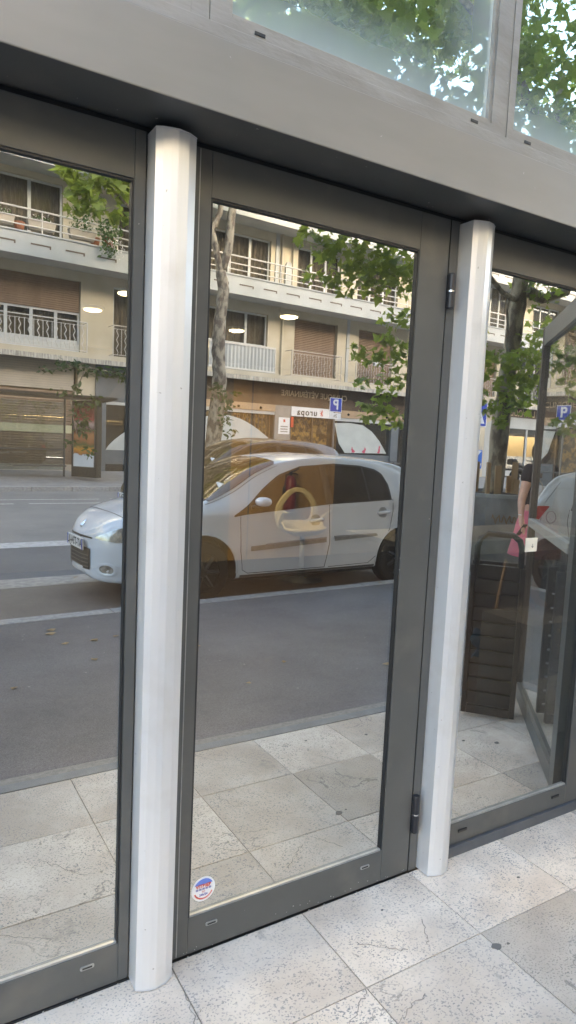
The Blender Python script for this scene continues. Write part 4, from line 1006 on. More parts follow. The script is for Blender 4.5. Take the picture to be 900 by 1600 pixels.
    try: nm.set_sharp_from_angle(angle=R(45))
    except Exception: pass
    def side(x, z, off=.004):   # point on the near flank
        s_ = section(x); ys_, zs_ = s_[:, 0], s_[:, 1]
        i0 = SUB * 2; i1 = SUB * 10
        yy = float(np.interp(z, zs_[i0:i1], ys_[i0:i1])); j_ = np.searchsorted(zs_[i0:i1], z)
        return yy + off
    def patch_side(name_, lo, hi, mat, off=.005, nx=26, nz=8, sgn=1, parent=body):
        x0, x1 = lo[0][0], lo[-1][0]; q = MB(); vs = []
        for i in range(nx + 1):
            x = x0 + (x1 - x0) * i / nx
            za = np.interp(x, [p[0] for p in lo], [p[1] for p in lo]); zc = np.interp(x, [p[0] for p in hi], [p[1] for p in hi])
            for k_ in range(nz + 1):
                z = za + (zc - za) * k_ / nz; vs.append((x, sgn * side(x, z, off), z))
        q.add(vs, [(i * (nz + 1) + k_, (i + 1) * (nz + 1) + k_, (i + 1) * (nz + 1) + k_ + 1, i * (nz + 1) + k_ + 1) for i in range(nx) for k_ in range(nz)])
        return q.build(name_, mat, parent, smooth=True)
    def line_side(pts, r=.004, mat='gasket', sgn=1, name_='panel_gap', off=.0):
        out = []
        for (xa, za), (xb, zb_) in zip(pts[:-1], pts[1:]):
            m = max(2, int(math.hypot(xb - xa, zb_ - za) / .06))
            for i in range(m): x = xa + (xb - xa) * i / m; z = za + (zb_ - za) * i / m; out.append((x, sgn * side(x, z, off), z))
        x, z = pts[-1]; out.append((x, sgn * side(x, z, off), z))
        q = MB(); q.tube(out, r, 5); return q.build(name_, X[mat], body)
    for sg in (1, -1):
        # black surround then panes
        lo = [(1.42, .925), (1.56, .945), (2.7, 1.045), (3.71, 1.09)]
        hi = [(1.42, .94), (1.62, 1.05), (1.85, 1.23), (2.08, 1.38), (2.4, 1.485), (2.9, 1.525), (3.3, 1.51), (3.55, 1.47), (3.67, 1.40), (3.71, 1.28)]
        patch_side('window_surround', lo, hi, X['gasket'], .004, 40, 8, sg)
        patch_side('front_side_window', [(1.60, .965), (2.66, 1.06)], [(1.60, 1.01), (1.85, 1.205), (2.08, 1.355), (2.4, 1.46), (2.66, 1.495)], X['carglass'], .008, 24, 8, sg)
        patch_side('rear_side_window', [(2.76, 1.065), (3.32, 1.09)], [(2.76, 1.505), (3.32, 1.485)], X['carglass'], .008, 14, 8, sg)
        patch_side('quarter_window', [(3.35, 1.092), (3.675, 1.107)], [(3.35, 1.482), (3.53, 1.445), (3.64, 1.385), (3.675, 1.29)], X['carglass'], .008, 14, 8, sg)
        line_side([(1.50, .93), (1.50, .55), (1.53, .34), (1.60, .30), (2.66, .30), (2.72, .6), (2.71, 1.04)], sgn=sg)
        line_side([(2.72, .30), (3.35, .31), (3.48, .40), (3.68, .72), (3.74, .95), (3.73, 1.10)], sgn=sg)
        line_side([(4.02, 1.42), (4.12, 1.10), (4.14, .85)], .003, sgn=sg)
        # rub strips
        patch_side('side_moulding', [(1.62, .545), (2.66, .60)], [(1.62, .60), (2.66, .655)], X['bead'], .018, 16, 3, sg)
        patch_side('side_moulding', [(2.78, .61), (3.46, .645)], [(2.78, .662), (3.46, .668)], X['bead'], .018, 16, 3, sg)
        line_side([(1.82, .612), (2.66, .655)], .010, 'rim', sg, 'moulding_trim', .016); line_side([(2.78, .662), (3.44, .672)], .010, 'rim', sg, 'moulding_trim', .016)
        patch_side('sill_trim', [(1.5, .245), (3.45, .245)], [(1.5, .285), (3.45, .285)], X['greypl'], .004, 20, 2, sg)
        for hx, hz in ((2.42, .86), (3.47, .93)):
            y = sg * side(hx + .1, hz)
            q = MB(); q.lathe([(.072, y - sg * .006), (.072, y + sg * .001), (.055, y + sg * .002)], (hx + .09, 0, hz), 24, axis='y'); q.build('handle_recess', X['rim'], body)
            q = MB(); q.tube([(hx, sg * side(hx, hz, .0), hz - .005), (hx + .02, y + sg * .022, hz), (hx + .17, y + sg * .024, hz + .012), (hx + .20, sg * side(hx + .2, hz, .0), hz + .014)], [.014, .021, .023, .014], 8); q.build('door_handle', paintm, body, smooth=True)
        # headlamp on the front corner
        patch_side('headlamp_bowl', [(.05, .69), (.17, .665), (.38, .685), (.80, .86)], [(.05, .70), (.17, .78), (.38, .865), (.80, .96)], X['amber'], .004, 22, 5, sg)
        patch_side('headlamp', [(.045, .685), (.17, .655), (.38, .675), (.83, .855)], [(.045, .70), (.17, .79), (.38, .875), (.83, .97)], X['lens'], .014, 22, 5, sg)
        q = MB(); y = sg * side(.34, .74, -.01); q.lathe([(.055, y - sg * .02), (.06, y + sg * .006), (.03, y + sg * .004)], (.33, 0, .74), 16, axis='y'); q.build('lamp_reflector', X['chrome'], body)
        # fog lamp in the bumper corner
        fo = MB(); fx = .115; vs = []
        q = MB()
        ring_o = [(fx + .085 * math.cos(a), .38 + .072 * math.sin(a)) for a in np.linspace(0, 2 * math.pi, 21)[:-1]]
        ring_i = [(fx + .050 * math.cos(a), .38 + .045 * math.sin(a)) for a in np.linspace(0, 2 * math.pi, 21)[:-1]]
        vs = [(x, sg * side(x, z, .008), z) for x, z in ring_o] + [(x, sg * side(x, z, .018), z) for x, z in [(fx + .068 * math.cos(a), .38 + .060 * math.sin(a)) for a in np.linspace(0, 2 * math.pi, 21)[:-1]]] + [(x, sg * side(x, z, .006), z) for x, z in ring_i]
        q.add(vs, [(k_ * 20 + i, k_ * 20 + (i + 1) % 20, (k_ + 1) * 20 + (i + 1) % 20, (k_ + 1) * 20 + i) for k_ in range(2) for i in range(20)]); q.build('fog_lamp_ring', paintm, body, smooth=True)
        q = MB(); q.add([(x, sg * side(x, z, .007), z) for x, z in ring_i], [tuple(range(20))]); q.build('fog_lamp', X['amber'], body)
        # tail lamp
        patch_side('tail_lamp', [(4.02, 1.10), (4.20, .88), (4.37, .86)], [(4.02, 1.115), (4.20, 1.10), (4.37, 1.00)], X['red_lens'], .006, 14, 5, sg)
        if sg == 1: line_side([(3.98 + .07 * math.cos(a), .98 + .075 * math.sin(a)) for a in np.linspace(0, 2 * math.pi, 21)], .003, sgn=sg, name_='fuel_flap_gap')
        # mirror
        mx_, mz = 1.76, 1.10; my = sg * (side(1.68, 1.08) + .10)
        q = MB(); vs = []
        for i in range(9):
            a = math.pi * i / 8
            for j_ in range(14):
                c_ = 2 * math.pi * j_ / 14; vs.append((mx_ - .085 * math.cos(a), my + .095 * math.sin(a) ** .6 * math.cos(c_), mz - .01 + .055 * math.sin(a) ** .6 * math.sin(c_)))
        q.add(vs, [(i * 14 + j_, i * 14 + (j_ + 1) % 14, (i + 1) * 14 + (j_ + 1) % 14, (i + 1) * 14 + j_) for i in range(8) for j_ in range(14)]); mi = q.build('wing_mirror', paintm, body, smooth=True)
        q = MB(); q.tube([(1.66, sg * side(1.66, 1.0, -.01), 1.02), (mx_, my - sg * .05, mz - .05)], .022, 8); q.build('mirror_arm', X['black'], mi)
        # wheels
        for ax in AX:
            wo = MB(); y1 = sg * .86; y0 = sg * .66
            wo.lathe([(.21, y0), (.31, y0), (WR, y0 + sg * .03), (WR, y1 - sg * .03), (.31, y1), (.215, y1 + sg * .002), (.21, y1 - sg * .03)], (ax, 0, WR), 36, axis='y')
            wh = wo.build('wheel', X['tyre'], root, smooth=False)
            q = MB()
            for k_ in range(7):
                a = 2 * math.pi * k_ / 7; q.tube([(ax + .04 * math.cos(a), y1 - sg * .005, WR + .04 * math.sin(a)), (ax + .205 * math.cos(a), y1 - sg * .012, WR + .205 * math.sin(a))], [.03, .022], 6)
            q.lathe([(.06, y1 - sg * .03), (.055, y1 + sg * .004)], (ax, 0, WR), 16, axis='y')
            q.lathe([(.212, y1 - sg * .05), (.212, y1 - sg * .045)], (ax, 0, WR), 28, axis='y')
            q.build('rim', X['black'], wh)
        # wheel-arch lip
        for ax in AX:
            pts = []
            for a in np.linspace(R(-12), R(192), 26):
                x, z = ax + .412 * math.cos(a), .335 + .412 * math.sin(a)
                if z > fz(x) + .02: pts.append((x, sg * side(x, z, -.003), z))
            q = MB(); q.tube(pts, .012, 6); q.build('arch_lip', paintm, body, smooth=True)
    # top patches: windscreen, rear window
    def top_patch(name_, x0, x1, mat, off, ymax, nx=20, ny=16, par=None):
        q = MB(); vs = []
        for i in range(nx + 1):
            x = x0 + (x1 - x0) * i / nx; s_ = section(x)[SUB * 9:]
            for k_ in range(ny + 1):
                yn = -1 + 2 * k_ / ny; y = yn * ymax * s_[0][0]
                z = float(np.interp(abs(y), s_[::-1, 0], s_[::-1, 1])); vs.append((x + (0), y, z + off))
        q.add(vs, [(i * (ny + 1) + k_, (i + 1) * (ny + 1) + k_, (i + 1) * (ny + 1) + k_ + 1, i * (ny + 1) + k_ + 1) for i in range(nx) for k_ in range(ny)])
        return q.build(name_, mat, body, smooth=True)
    top_patch('windscreen_seal', 1.12, 2.10, X['gasket'], .004, .985)
    top_patch('windscreen', 1.16, 2.07, X['carglass'], .012, .955)
    q = MB()
    for y in (.42, .50, .36): q.box(0, .07, y - .03, y + .03, 0, .004)
    # papers behind the windscreen
    q = MB(); q.add([(1.38, .38, 1.225), (1.46, .36, 1.272), (1.46, .52, 1.262), (1.38, .54, 1.212)], [(0, 1, 2, 3)]); q.build('paper', X['sign_white'], body)
    q = MB(); q.add([(1.29, .40, 1.175), (1.36, .38, 1.215), (1.36, .55, 1.202), (1.29, .57, 1.160)], [(0, 1, 2, 3)]); q.build('paper', flat('pale green paper', (.4, .65, .6), .6), body)
    top_patch('rear_window', 4.0, 4.24, X['carglass'], .010, .90)
    q = MB(); q.tube([(1.14, -.62, 1.09), (1.13, .0, 1.135), (1.14, .62, 1.09)], .012, 6); q.build('wiper', X['black'], body)
    # bonnet gap
    pts = [(x, section(x)[SUB * 9 + 2][0] * 1.0, section(x)[SUB * 9 + 2][1] + .001) for x in np.linspace(.30, 1.1, 14)]
    for sg in (1, -1): q = MB(); q.tube([(p[0], sg * p[1], p[2]) for p in pts], .003, 5); q.build('panel_gap', X['gasket'], body)
    q = MB(); q.tube([(.30 - .035 * math.cos(R(a)), pts[0][1] * math.sin(R(a)), float(np.interp(abs(pts[0][1] * math.sin(R(a))), section(.28)[::-1][:SUB * 5, 0], section(.28)[::-1][:SUB * 5, 1])) + .004) for a in range(-90, 91, 10)], .003, 5); q.build('panel_gap', X['gasket'], body)
    # nose: upper slot, badge, plate, lower grille
    def nose(y, z):    # x of the body surface at (y,z) near the front
        lo_, hi_ = -.02, .6
        for _ in range(26):
            m = (lo_ + hi_) / 2; s_ = section(m)
            inside = abs(y) < np.interp(z, s_[SUB * 2:, 1], s_[SUB * 2:, 0], left=0, right=0) if s_[SUB * 2:, 1].max() > z > fz(m) else False
            if inside: hi_ = m
            else: lo_ = m
        return hi_
    def nose_patch(name_, ys_, zlo, zhi, mat, off, nz=5):
        q = MB(); vs = []
        for y in ys_:
            for k_ in range(nz + 1):
                z = zlo(y) + (zhi(y) - zlo(y)) * k_ / nz; vs.append((nose(y, z) - off, y, z))
        n_ = nz + 1; q.add(vs, [(i * n_ + k_, (i + 1) * n_ + k_, (i + 1) * n_ + k_ + 1, i * n_ + k_ + 1) for i in range(len(ys_) - 1) for k_ in range(nz)])
        return q.build(name_, mat, body, smooth=True)
    yy = np.linspace(-.34, .34, 29)
    nose_patch('lower_grille', yy, lambda y: .335 + .04 * abs(y), lambda y: .60 - .10 * abs(y), X['gasket'], .006)
    for k_ in range(4):
        nose_patch('grille_bar', np.linspace(-.32, .32, 21), lambda y, k_=k_: .37 + k_ * .04, lambda y, k_=k_: .382 + k_ * .04, X['greypl'], .012, 1)
    nose_patch('grille_slot', np.linspace(-.36, .36, 21), lambda y: .672 + .0 * y, lambda y: .696 - .06 * abs(y) ** 2, X['gasket'], .004, 2)
    q = MB(); q.box(-.045, -.030, -.27, .27, .545, .665); pl = q.build('number_plate', X['plate_w'], body, bevel=.003)
    q = MB(); q.box(-.0465, -.0455, -.269, -.235, .547, .663); q.box(-.0465, -.0455, .235, .269, .547, .663); q.build('plate_band', X['sign_blue'], pl)
    text_mesh('plate_text', 'AT-734-JL', .115, X['ink'], pl, (-.0462, 0, .604), (R(90), 0, R(-90)), .0004, bold=.002)
    q = MB(); q.add([(nose(0, .77) - .012, 0, .72), (nose(.035, .77) - .010, .042, .775), (nose(0, .82) - .006, 0, .84), (nose(.035, .77) - .010, -.042, .775), (nose(0, .77) - .03, 0, .78)], [(0, 1, 4), (1, 2, 4), (2, 3, 4), (3, 0, 4)]); q.build('badge', X['chrome'], body)
    q = MB(); q.box(.4, 4.2, -.7, .7, .18, .24); q.build('underbody', X['gasket'], root)
    root.scale = sc
    return root
wc = make_car('white_car', X['paint_w'], label='white five-door hatchback parked at the near kerb', cat='car')
wc.location = S(2.08, 4.47 + .885, -.15); wc.rotation_euler = (0, 0, -TH)
dc = make_car('dark_car', X['paint_b'], sc=(1.0, 1.0, 1.12), label='dark bronze car passing in the road behind the white hatchback', cat='car')
dc.location = S(4.15, 9.5, -.15); dc.rotation_euler = (0, 0, -TH)

# ================================================================== TREES
def limb(mb, pts, rs, n=10, wob=.02):
    P = [Vector(p) for p in pts]; out = []; ro = []
    for i in range(len(P) - 1):
        for k_ in range(4):
            t = k_ / 4; p = P[i].lerp(P[i + 1], t); out.append(p + Vector((rng.uniform(-wob, wob), rng.uniform(-wob, wob), 0))); ro.append((rs[i] * (1 - t) + rs[i + 1] * t) * rng.uniform(.94, 1.07))
    out.append(P[-1]); ro.append(rs[-1]); mb.tube(out, ro, n)
# near tree in its round concrete planter
pl = street_root('concrete_planter', 8.40, 5.0, -.15, label='round grey concrete planter with scrawled orange graffiti by the parked white car', cat='planter')
b = MB(); b.lathe([(.78, 0), (.82, .04), (.85, 1.10), (.83, 1.15), (.73, 1.15), (.71, 1.08)], n=56); b.build('tub', X['concrete'], pl, smooth=False)
b = MB(); b.lathe([(.72, .9), (.70, 1.09), (.3, 1.13), (.05, 1.14)], n=30); b.build('soil', X['soil'], pl)
gr = MB()
pts = []
for i in range(60):
    a = R(100 + i * .72 * 1.0); z = .80 + .05 * math.sin(i * .9) + .02 * math.sin(i * 2.3); pts.append((.848 * math.cos(a), .848 * math.sin(a), z))
gr.tube(pts, .007, 4)
pts2 = [(.850 * math.cos(R(98 + 6 * math.cos(q))), .850 * math.sin(R(98 + 6 * math.cos(q))), .79 + .07 * math.sin(q)) for q in np.linspace(0, 6.28, 20)]
gr.tube(pts2, .008, 4); gr.build('graffiti', flat('orange spray paint', (.35, .19, .07), .8), pl)
t1 = street_root('plane_tree', 8.55, 5.0, .95, label='plane tree growing from the round concrete planter', cat='tree')
tb = MB()
limb(tb, [(-.22, 0, -.1), (-.12, 0, 1.2), (.0, 0, 2.5), (.06, 0, 3.3), (.12, 0, 4.5), (.0, .2, 6.0)], [.15, .135, .125, .12, .10, .05], 14, .012)
limb(tb, [(.16, 0, 3.15), (.5, .1, 3.05), (.95, .2, 3.2), (1.5, .2, 4.1)], [.08, .075, .06, .03])
limb(tb, [(.12, 0, 2.95), (-.6, .2, 2.95), (-1.6, .5, 3.3), (-2.6, .7, 3.6)], [.05, .035, .03, .015])
limb(tb, [(.2, 0, 4.2), (-.9, .6, 4.9), (-2.6, 1.2, 5.2), (-4.0, 1.4, 5.3)], [.08, .06, .045, .02])
limb(tb, [(.2, 0, 4.4), (1.0, 1.0, 5.2), (1.6, 1.8, 6.0)], [.07, .05, .02]); limb(tb, [(.1, 0, 4.6), (-.6, -1.0, 5.5), (-1.2, -1.8, 6.3)], [.07, .05, .02])
limb(tb, [(-1.6, .5, 3.3), (-2.2, .5, 2.4), (-2.3, .5, 1.6)], [.02, .014, .008]); limb(tb, [(-.3, .1, 2.9), (-.5, .3, 2.2), (-.4, .3, 1.6)], [.02, .014, .008])
tb.build('trunk', X['bark'], t1, smooth=True)
def V_(s, t, z): return (s - 8.55, -(t - 5.0), z - .95)
cl = []
for (s_, t_, z_, r_, n_) in [
    # hanging edge seen over the white car, and the lower sprays to its right
    (4.75, 5.1, 4.12, .16, 16), (5.0, 5.1, 4.02, .20, 30), (5.3, 5.1, 3.98, .24, 40), (5.65, 5.1, 4.0, .26, 44), (6.0, 5.1, 3.95, .28, 46), (6.35, 5.1, 3.85, .25, 40), (5.05, 5.1, 3.68, .13, 14), (5.35, 5.1, 3.60, .14, 16), (5.75, 5.1, 3.66, .15, 16), (4.72, 5.1, 3.62, .09, 7), (6.4, 5.1, 4.3, .4, 70), (5.55, 5.1, 4.3, .3, 40),
    (6.35, 5.2, 3.35, .18, 22), (6.25, 5.2, 2.95, .20, 26), (5.95, 5.2, 2.78, .15, 16), (5.65, 5.2, 2.86, .10, 8), (6.35, 5.2, 2.5, .20, 26), (6.15, 5.2, 2.2, .16, 18), (5.85, 5.2, 2.08, .13, 14), (6.4, 5.2, 2.0, .18, 22), (6.6, 5.2, 2.9, .25, 34), (5.75, 5.2, 2.42, .10, 8),
    (7.5, 4.9, 3.25, .20, 22), (7.3, 4.9, 2.95, .26, 40), (7.8, 4.6, 2.85, .24, 36), (8.3, 4.5, 2.95, .24, 34), (8.6, 4.8, 3.15, .24, 26), (7.5, 4.8, 2.5, .24, 36), (8.0, 4.5, 2.55, .25, 38), (8.45, 4.6, 2.65, .24, 32), (7.8, 4.7, 2.25, .15, 15), (8.25, 4.7, 2.3, .15, 16), (8.7, 4.8, 2.4, .2, 22), (7.4, 4.9, 3.8, .12, 8), (8.2, 4.8, 2.05, .10, 8), (9.3, 4.9, 3.4, .4, 60), (9.0, 4.9, 4.2, .4, 60), (7.15, 4.9, 2.3, .14, 14)]:
    cl.append((V_(s_, t_, z_), (r_ * 1.25, r_ * 1.1, r_), int(n_ * 1.7)))
for i in range(46):   # main crown
    a = rng.uniform(0, 6.283); rr = 3.9 * math.sqrt(rng.random()); z_ = rng.uniform(5.0, 8.6)
    if z_ > 7.4: rr *= .8
    cl.append((V_(6.4 + rr * math.cos(a), 4.3 + .75 * rr * math.sin(a), z_), (rng.uniform(.5, .9), rng.uniform(.5, .9), rng.uniform(.3, .55)), 210))
for (s_, t_, z_) in [(3.2, 4.2, 5.3), (3.8, 4.3, 5.6), (4.4, 4.3, 5.2), (5.0, 4.3, 5.6), (5.6, 4.3, 5.3), (3.0, 4.2, 5.9), (3.7, 4.2, 6.2), (4.6, 4.2, 6.2), (5.5, 4.2, 6.3), (6.4, 4.2, 5.6), (7.0, 4.2, 6.2), (7.6, 4.2, 5.7), (6.5, 4.2, 6.8)]:
    cl.append((V_(s_, t_, z_), (.55, .5, .4), 260))
leafcloud('crown', 'leaf', cl, .108, t1, 'plane', 3)
for (sx, sy, ang, h) in ((-.33, .12, .05, .50), (-.20, .20, -.04, .46), (.22, .16, .05, .52), (.30, .02, 0, .30), (-.24, -.2, 0, .5), (.16, .24, .1, .26)):
    b = MB(); b.box(-.055, .055, -.014, .014, 0, h); o = b.build('tree_guard_board', X['wood'], pl, bevel=.003); o.location = (sx, sy, 1.10); o.rotation_euler = (ang, ang * 1.5, rng.uniform(-.3, .3))
# far trees
t2 = street_root('plane_tree', 10.85, 18.95, -.02, label='forked plane tree with flaking bark on the far pavement', cat='tree')
tb = MB()
limb(tb, [(-.22, 0, 0), (-.08, 0, 1.3), (.02, 0, 2.6), (.10, 0, 3.6), (.02, 0, 4.6), (0, 0, 5.6), (.12, 0, 6.7), (.0, 0, 7.3)], [.36, .29, .26, .25, .22, .21, .20, .17], 16, .02)
limb(tb, [(.0, 0, 7.2), (.22, .1, 8.0), (.30, .1, 9.2), (.5, .2, 11.0), (.3, .3, 13)], [.15, .145, .13, .10, .05], 12)
limb(tb, [(.0, 0, 7.2), (-.22, .0, 8.0), (-.38, 0, 8.6), (-.12, .05, 9.1), (-.15, .1, 9.8), (-.6, .2, 11.5)], [.12, .11, .10, .09, .08, .04], 12)
limb(tb, [(-.36, 0, 8.55), (-.7, 0, 8.9), (-1.6, 0, 9.6)], [.07, .05, .03])
tb.build('trunk', X['bark'], t2, smooth=True)
c2 = []
for i in range(34):
    a = rng.uniform(0, 6.283); rr = 3.2 * math.sqrt(rng.random()); c2.append(((rr * math.cos(a), rr * math.sin(a) * .7, rng.uniform(11.2, 15)), (.9, .9, .5), 70))
leafcloud('crown', 'leaf', c2, .30, t2, 'plane', 5)
t3 = street_root('plane_tree', 9.0, 18.95, -.02, label='plane tree with low trailing twigs near the bus shelter, hidden behind the silver post', cat='tree')
tb = MB()
limb(tb, [(0, 0, 0), (.05, 0, 3), (-.05, 0, 6), (-.2, 0, 8.6), (-.6, 0, 10.5), (-.9, 0, 13)], [.2, .17, .15, .12, .09, .04], 12)
limb(tb, [(-.1, 0, 7.4), (-1.2, .1, 8.4), (-2.4, .1, 9.3), (-3.3, .1, 9.5)], [.06, .045, .03, .015]); limb(tb, [(0, 0, 3.6), (-1.3, .2, 3.5), (-2.8, .3, 3.6), (-4.0, .3, 3.4)], [.04, .03, .02, .01])
limb(tb, [(-2.8, .3, 3.5), (-3.2, .3, 2.6), (-3.0, .3, 1.6)], [.02, .015, .01]); limb(tb, [(0, 0, 3.3), (1.2, .1, 3.5), (2.2, .2, 3.0)], [.04, .03, .012])
tb.build('trunk', X['bark'], t3, smooth=True)
c3 = [((-3.3, .1, 9.2), (.35, .3, .3), 40), ((-2.9, .1, 8.8), (.45, .3, .4), 70), ((-2.5, .1, 8.4), (.4, .3, .35), 50), ((-2.4, .1, 9.3), (.5, .3, .4), 70), ((-1.8, .1, 9.1), (.5, .3, .45), 60), ((-1.7, .1, 8.2), (.35, .3, .3), 30), ((-1.3, .1, 9.3), (.4, .3, .4), 50), ((-3.2, .1, 8.2), (.25, .2, .3), 18)]
for i in range(20):
    a = rng.uniform(0, 6.283); rr = 3.0 * math.sqrt(rng.random()); c3.append(((rr * math.cos(a) - .5, rr * math.sin(a) * .7, rng.uniform(10.6, 14)), (.9, .9, .5), 60))
leafcloud('crown', 'leaf', c3, .26, t3, 'plane', 8)
c4 = [((-4.0, .3, 3.45), (.25, .2, .12), 10), ((-3.5, .3, 3.6), (.3, .2, .18), 26), ((-3.0, .3, 3.65), (.35, .2, .2), 36), ((-2.4, .3, 3.5), (.4, .2, .18), 34), ((-1.8, .3, 3.5), (.4, .2, .25), 50), ((-1.2, .3, 3.4), (.4, .2, .3), 70), ((-.6, .3, 3.5), (.4, .2, .25), 50), ((-1.0, .3, 3.0), (.25, .2, .15), 18),
      ((-3.5, .3, 2.85), (.25, .2, .12), 12), ((-3.0, .3, 2.9), (.25, .2, .2), 20), ((-2.5, .3, 2.6), (.25, .2, .25), 22), ((-2.9, .3, 2.2), (.3, .2, .4), 60), ((-2.7, .3, 1.75), (.35, .2, .2), 30), ((-3.2, .3, 1.35), (.25, .2, .12), 14), ((-2.6, .3, 1.1), (.2, .2, .2), 16),
      ((1.7, .3, 3.3), (.3, .2, .35), 50), ((2.1, .3, 2.9), (.3, .2, .3), 40), ((2.5, .3, 3.2), (.25, .2, .12), 14), ((2.0, .3, 2.3), (.35, .2, .25), 34), ((2.3, .3, 1.9), (.25, .2, .2), 16)]
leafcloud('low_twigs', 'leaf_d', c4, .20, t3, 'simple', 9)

ll = MB()
for k_ in range(46):
    s_, t_ = rng.uniform(-1, 9), rng.uniform(3.2, 6.6) if rng.random() < .7 else rng.uniform(1.6, 4)
    z_ = -.002 if t_ < 4.1 else -.138; p_ = S(s_, t_, z_); a = rng.uniform(0, 6.28); q_ = rng.uniform(.02, .045)
    ll.add([(p_.x + q_ * math.cos(a + b_), p_.y + .7 * q_ * math.sin(a + b_), p_.z + h_) for b_, h_ in ((0, .012), (1.2, .003), (2.4, .010), (3.6, .002), (4.9, .009))], [(0, 1, 2, 3, 4)])
ll.build('leaf_litter', flat('dry leaf', (.34, .24, .12), .8), kind='stuff')
# ================================================================== SIGNS
def sign_post(name, s, t, h, **k):
    r_ = street_root(name, s, t, -.02, **k); b = MB(); b.lathe([(.035, 0), (.035, h)], n=10); b.build('pole', X['pole'], r_); return r_
ps = sign_post('parking_sign', 15.95, 18.9, 3.40, label='blue parking sign with a white P on a dark pole across the street', cat='sign')
b = MB(); b.box(-.29, .29, .045, .060, 2.88, 3.42); pp = b.build('plate', X['sign_white'], ps, bevel=.004)
b = MB(); b.box(-.265, .265, .061, .066, 2.905, 3.395); b.build('blue_field', X['sign_blue'], pp)
text_mesh('letter', 'P', .52, X['sign_white'], pp, (0, .068, 3.15), (R(90), 0, R(180)), .003, bold=.012)
b = MB(); b.box(-.27, .27, .045, .058, 2.62, 2.85); q = b.build('lower_plate', X['sign_white'], ps)
text_mesh('letter', '2h', .17, X['ink'], q, (0, .061, 2.735), (R(90), 0, R(180)), .002)
pz = sign_post('crossing_sign', 24.15, 18.9, 4.0, label='blue and white pedestrian crossing sign beside the planted tree trunk', cat='sign')
b = MB(); b.box(-.55, .55, .045, .060, 2.75, 3.85); pp = b.build('plate', X['sign_white'], pz, bevel=.004)
b = MB(); b.box(-.51, .51, .061, .066, 2.79, 3.81); b.build('blue_field', X['sign_blue'], pp)
b = MB(); b.plate([(-.40, 2.90), (.40, 2.90), (0, 3.68)], .067, .070); b.build('white_triangle', X['sign_white'], pp)
b = MB(); b.tube([(0, .075, 3.36), (-.02, .075, 3.14), (-.12, .075, 2.95)], .035, 6); b.tube([(-.02, .075, 3.14), (.12, .075, 2.95)], .03, 6); b.tube([(0, .075, 3.32), (.14, .075, 3.16)], .022, 6); b.tube([(0, .075, 3.32), (-.13, .075, 3.2)], .022, 6)
b.lathe([(.05, .072), (.05, .078)], (.0, 0, 3.46), 12, axis='y'); b.build('walking_figure', X['ink'], pp)
b = MB(); b.box(-.42, .42, .045, .060, .85, 1.70); pp = b.build('direction_plate', X['sign_sky'], pz, bevel=.004)
b = MB(); b.plate([(-.42, 1.30), (-.1, 1.0), (.30, .9), (.38, 1.08), (.06, 1.2), (.10, 1.42), (.36, 1.66), (.1, 1.68), (-.16, 1.45)], .061, .066); b.build('white_arrow', X['sign_white'], pp)

# ================================================================== RACK, BICYCLES, MOTORBIKE
def bicycle(s, t, z, rz, label, frame='greypl'):
    r_ = street_root('bicycle', s, t, z, rz=rz, label=label, cat='bicycle', group='bicycles on the far pavement')
    for cx in (-.52, .52):
        b = MB(); b.tube([(cx + .33 * math.cos(a), 0, .34 + .33 * math.sin(a)) for a in np.linspace(0, 2 * math.pi, 29)], .018, 6, caps=False); wh = b.build('wheel', noise_mat('pale tyre', (.30, .26, .17), (.40, .35, .24), 8, .7) if cx < 0 else X['tyre'], r_)
        b = MB()
        for k_ in range(12): a = k_ * math.pi / 6; b.tube([(cx, 0, .34), (cx + .32 * math.cos(a), 0, .34 + .32 * math.sin(a))], .003, 3, caps=False)
        b.lathe([(.03, -.04), (.03, .04)], (cx, 0, .34), 8, axis='y'); b.build('spokes', X['chrome'], wh, kind='stuff')
    b = MB(); bb = (-.05, 0, .30) ; st_ = (-.20 + .40, 0, .80)
    b.tube([(.52, 0, .34), (.05, 0, .30)], .012, 6); b.tube([(.52, 0, .34), (.16, 0, .78)], .011, 6); b.tube([(.05, 0, .30), (.18, 0, .86)], .016, 6); b.tube([(.05, 0, .30), (-.36, 0, .70)], .018, 6); b.tube([(.16, 0, .76), (-.38, 0, .82)], .016, 6)
    b.tube([(-.34, 0, .66), (-.40, 0, .92)], .016, 6); b.tube([(-.34, 0, .68), (-.52, 0, .34)], .012, 6); b.build('frame', X[frame], r_)
    b = MB(); b.tube([(-.28, -.29, 1.0), (-.38, -.22, 1.03), (-.42, 0, .98), (-.38, .22, 1.03), (-.28, .29, 1.0)], .013, 6); b.tube([(-.41, 0, .92), (-.42, 0, .98)], .013, 6); b.build('handlebar', X['black'], r_)
    b = MB(); b.tube([(.06, 0, .93), (.20, 0, .94), (.32, 0, .95)], [.03, .05, .08], 8); b.build('saddle', X['black'], r_)
    b = MB(); b.tube([(.05, -.08, .30), (.18, -.08, .20)], .01, 5); b.tube([(.05, .08, .30), (-.08, .08, .40)], .01, 5); b.lathe([(.09, -.03), (.09, -.02)], (.05, 0, .30), 14, axis='y'); b.build('crank', X['chrome'], r_)
    b = MB(); b.box(-.72, -.46, -.14, .14, .72, .90); b.build('front_basket', X['chrome'], r_)
    return r_
bicycle(17.6, 19.0, .0, R(8), 'pale-tyred bicycle leaning at the rack in front of the white window film', 'greypl')
bicycle(19.9, 19.3, .02, R(-10), 'dark bicycle parked at the far kerb further along the rack', 'black')
rk = street_root('barrier', 0, 0, 0, label='low grey metal barrier along the far kerb behind the bicycles', cat='barrier')
b = MB()
for zz in (.95, .62): b.tube([(15.6, -19.5, zz), (23.0, -19.5, zz)], .025, 6)
b.build('rails', X['greypl'], rk)
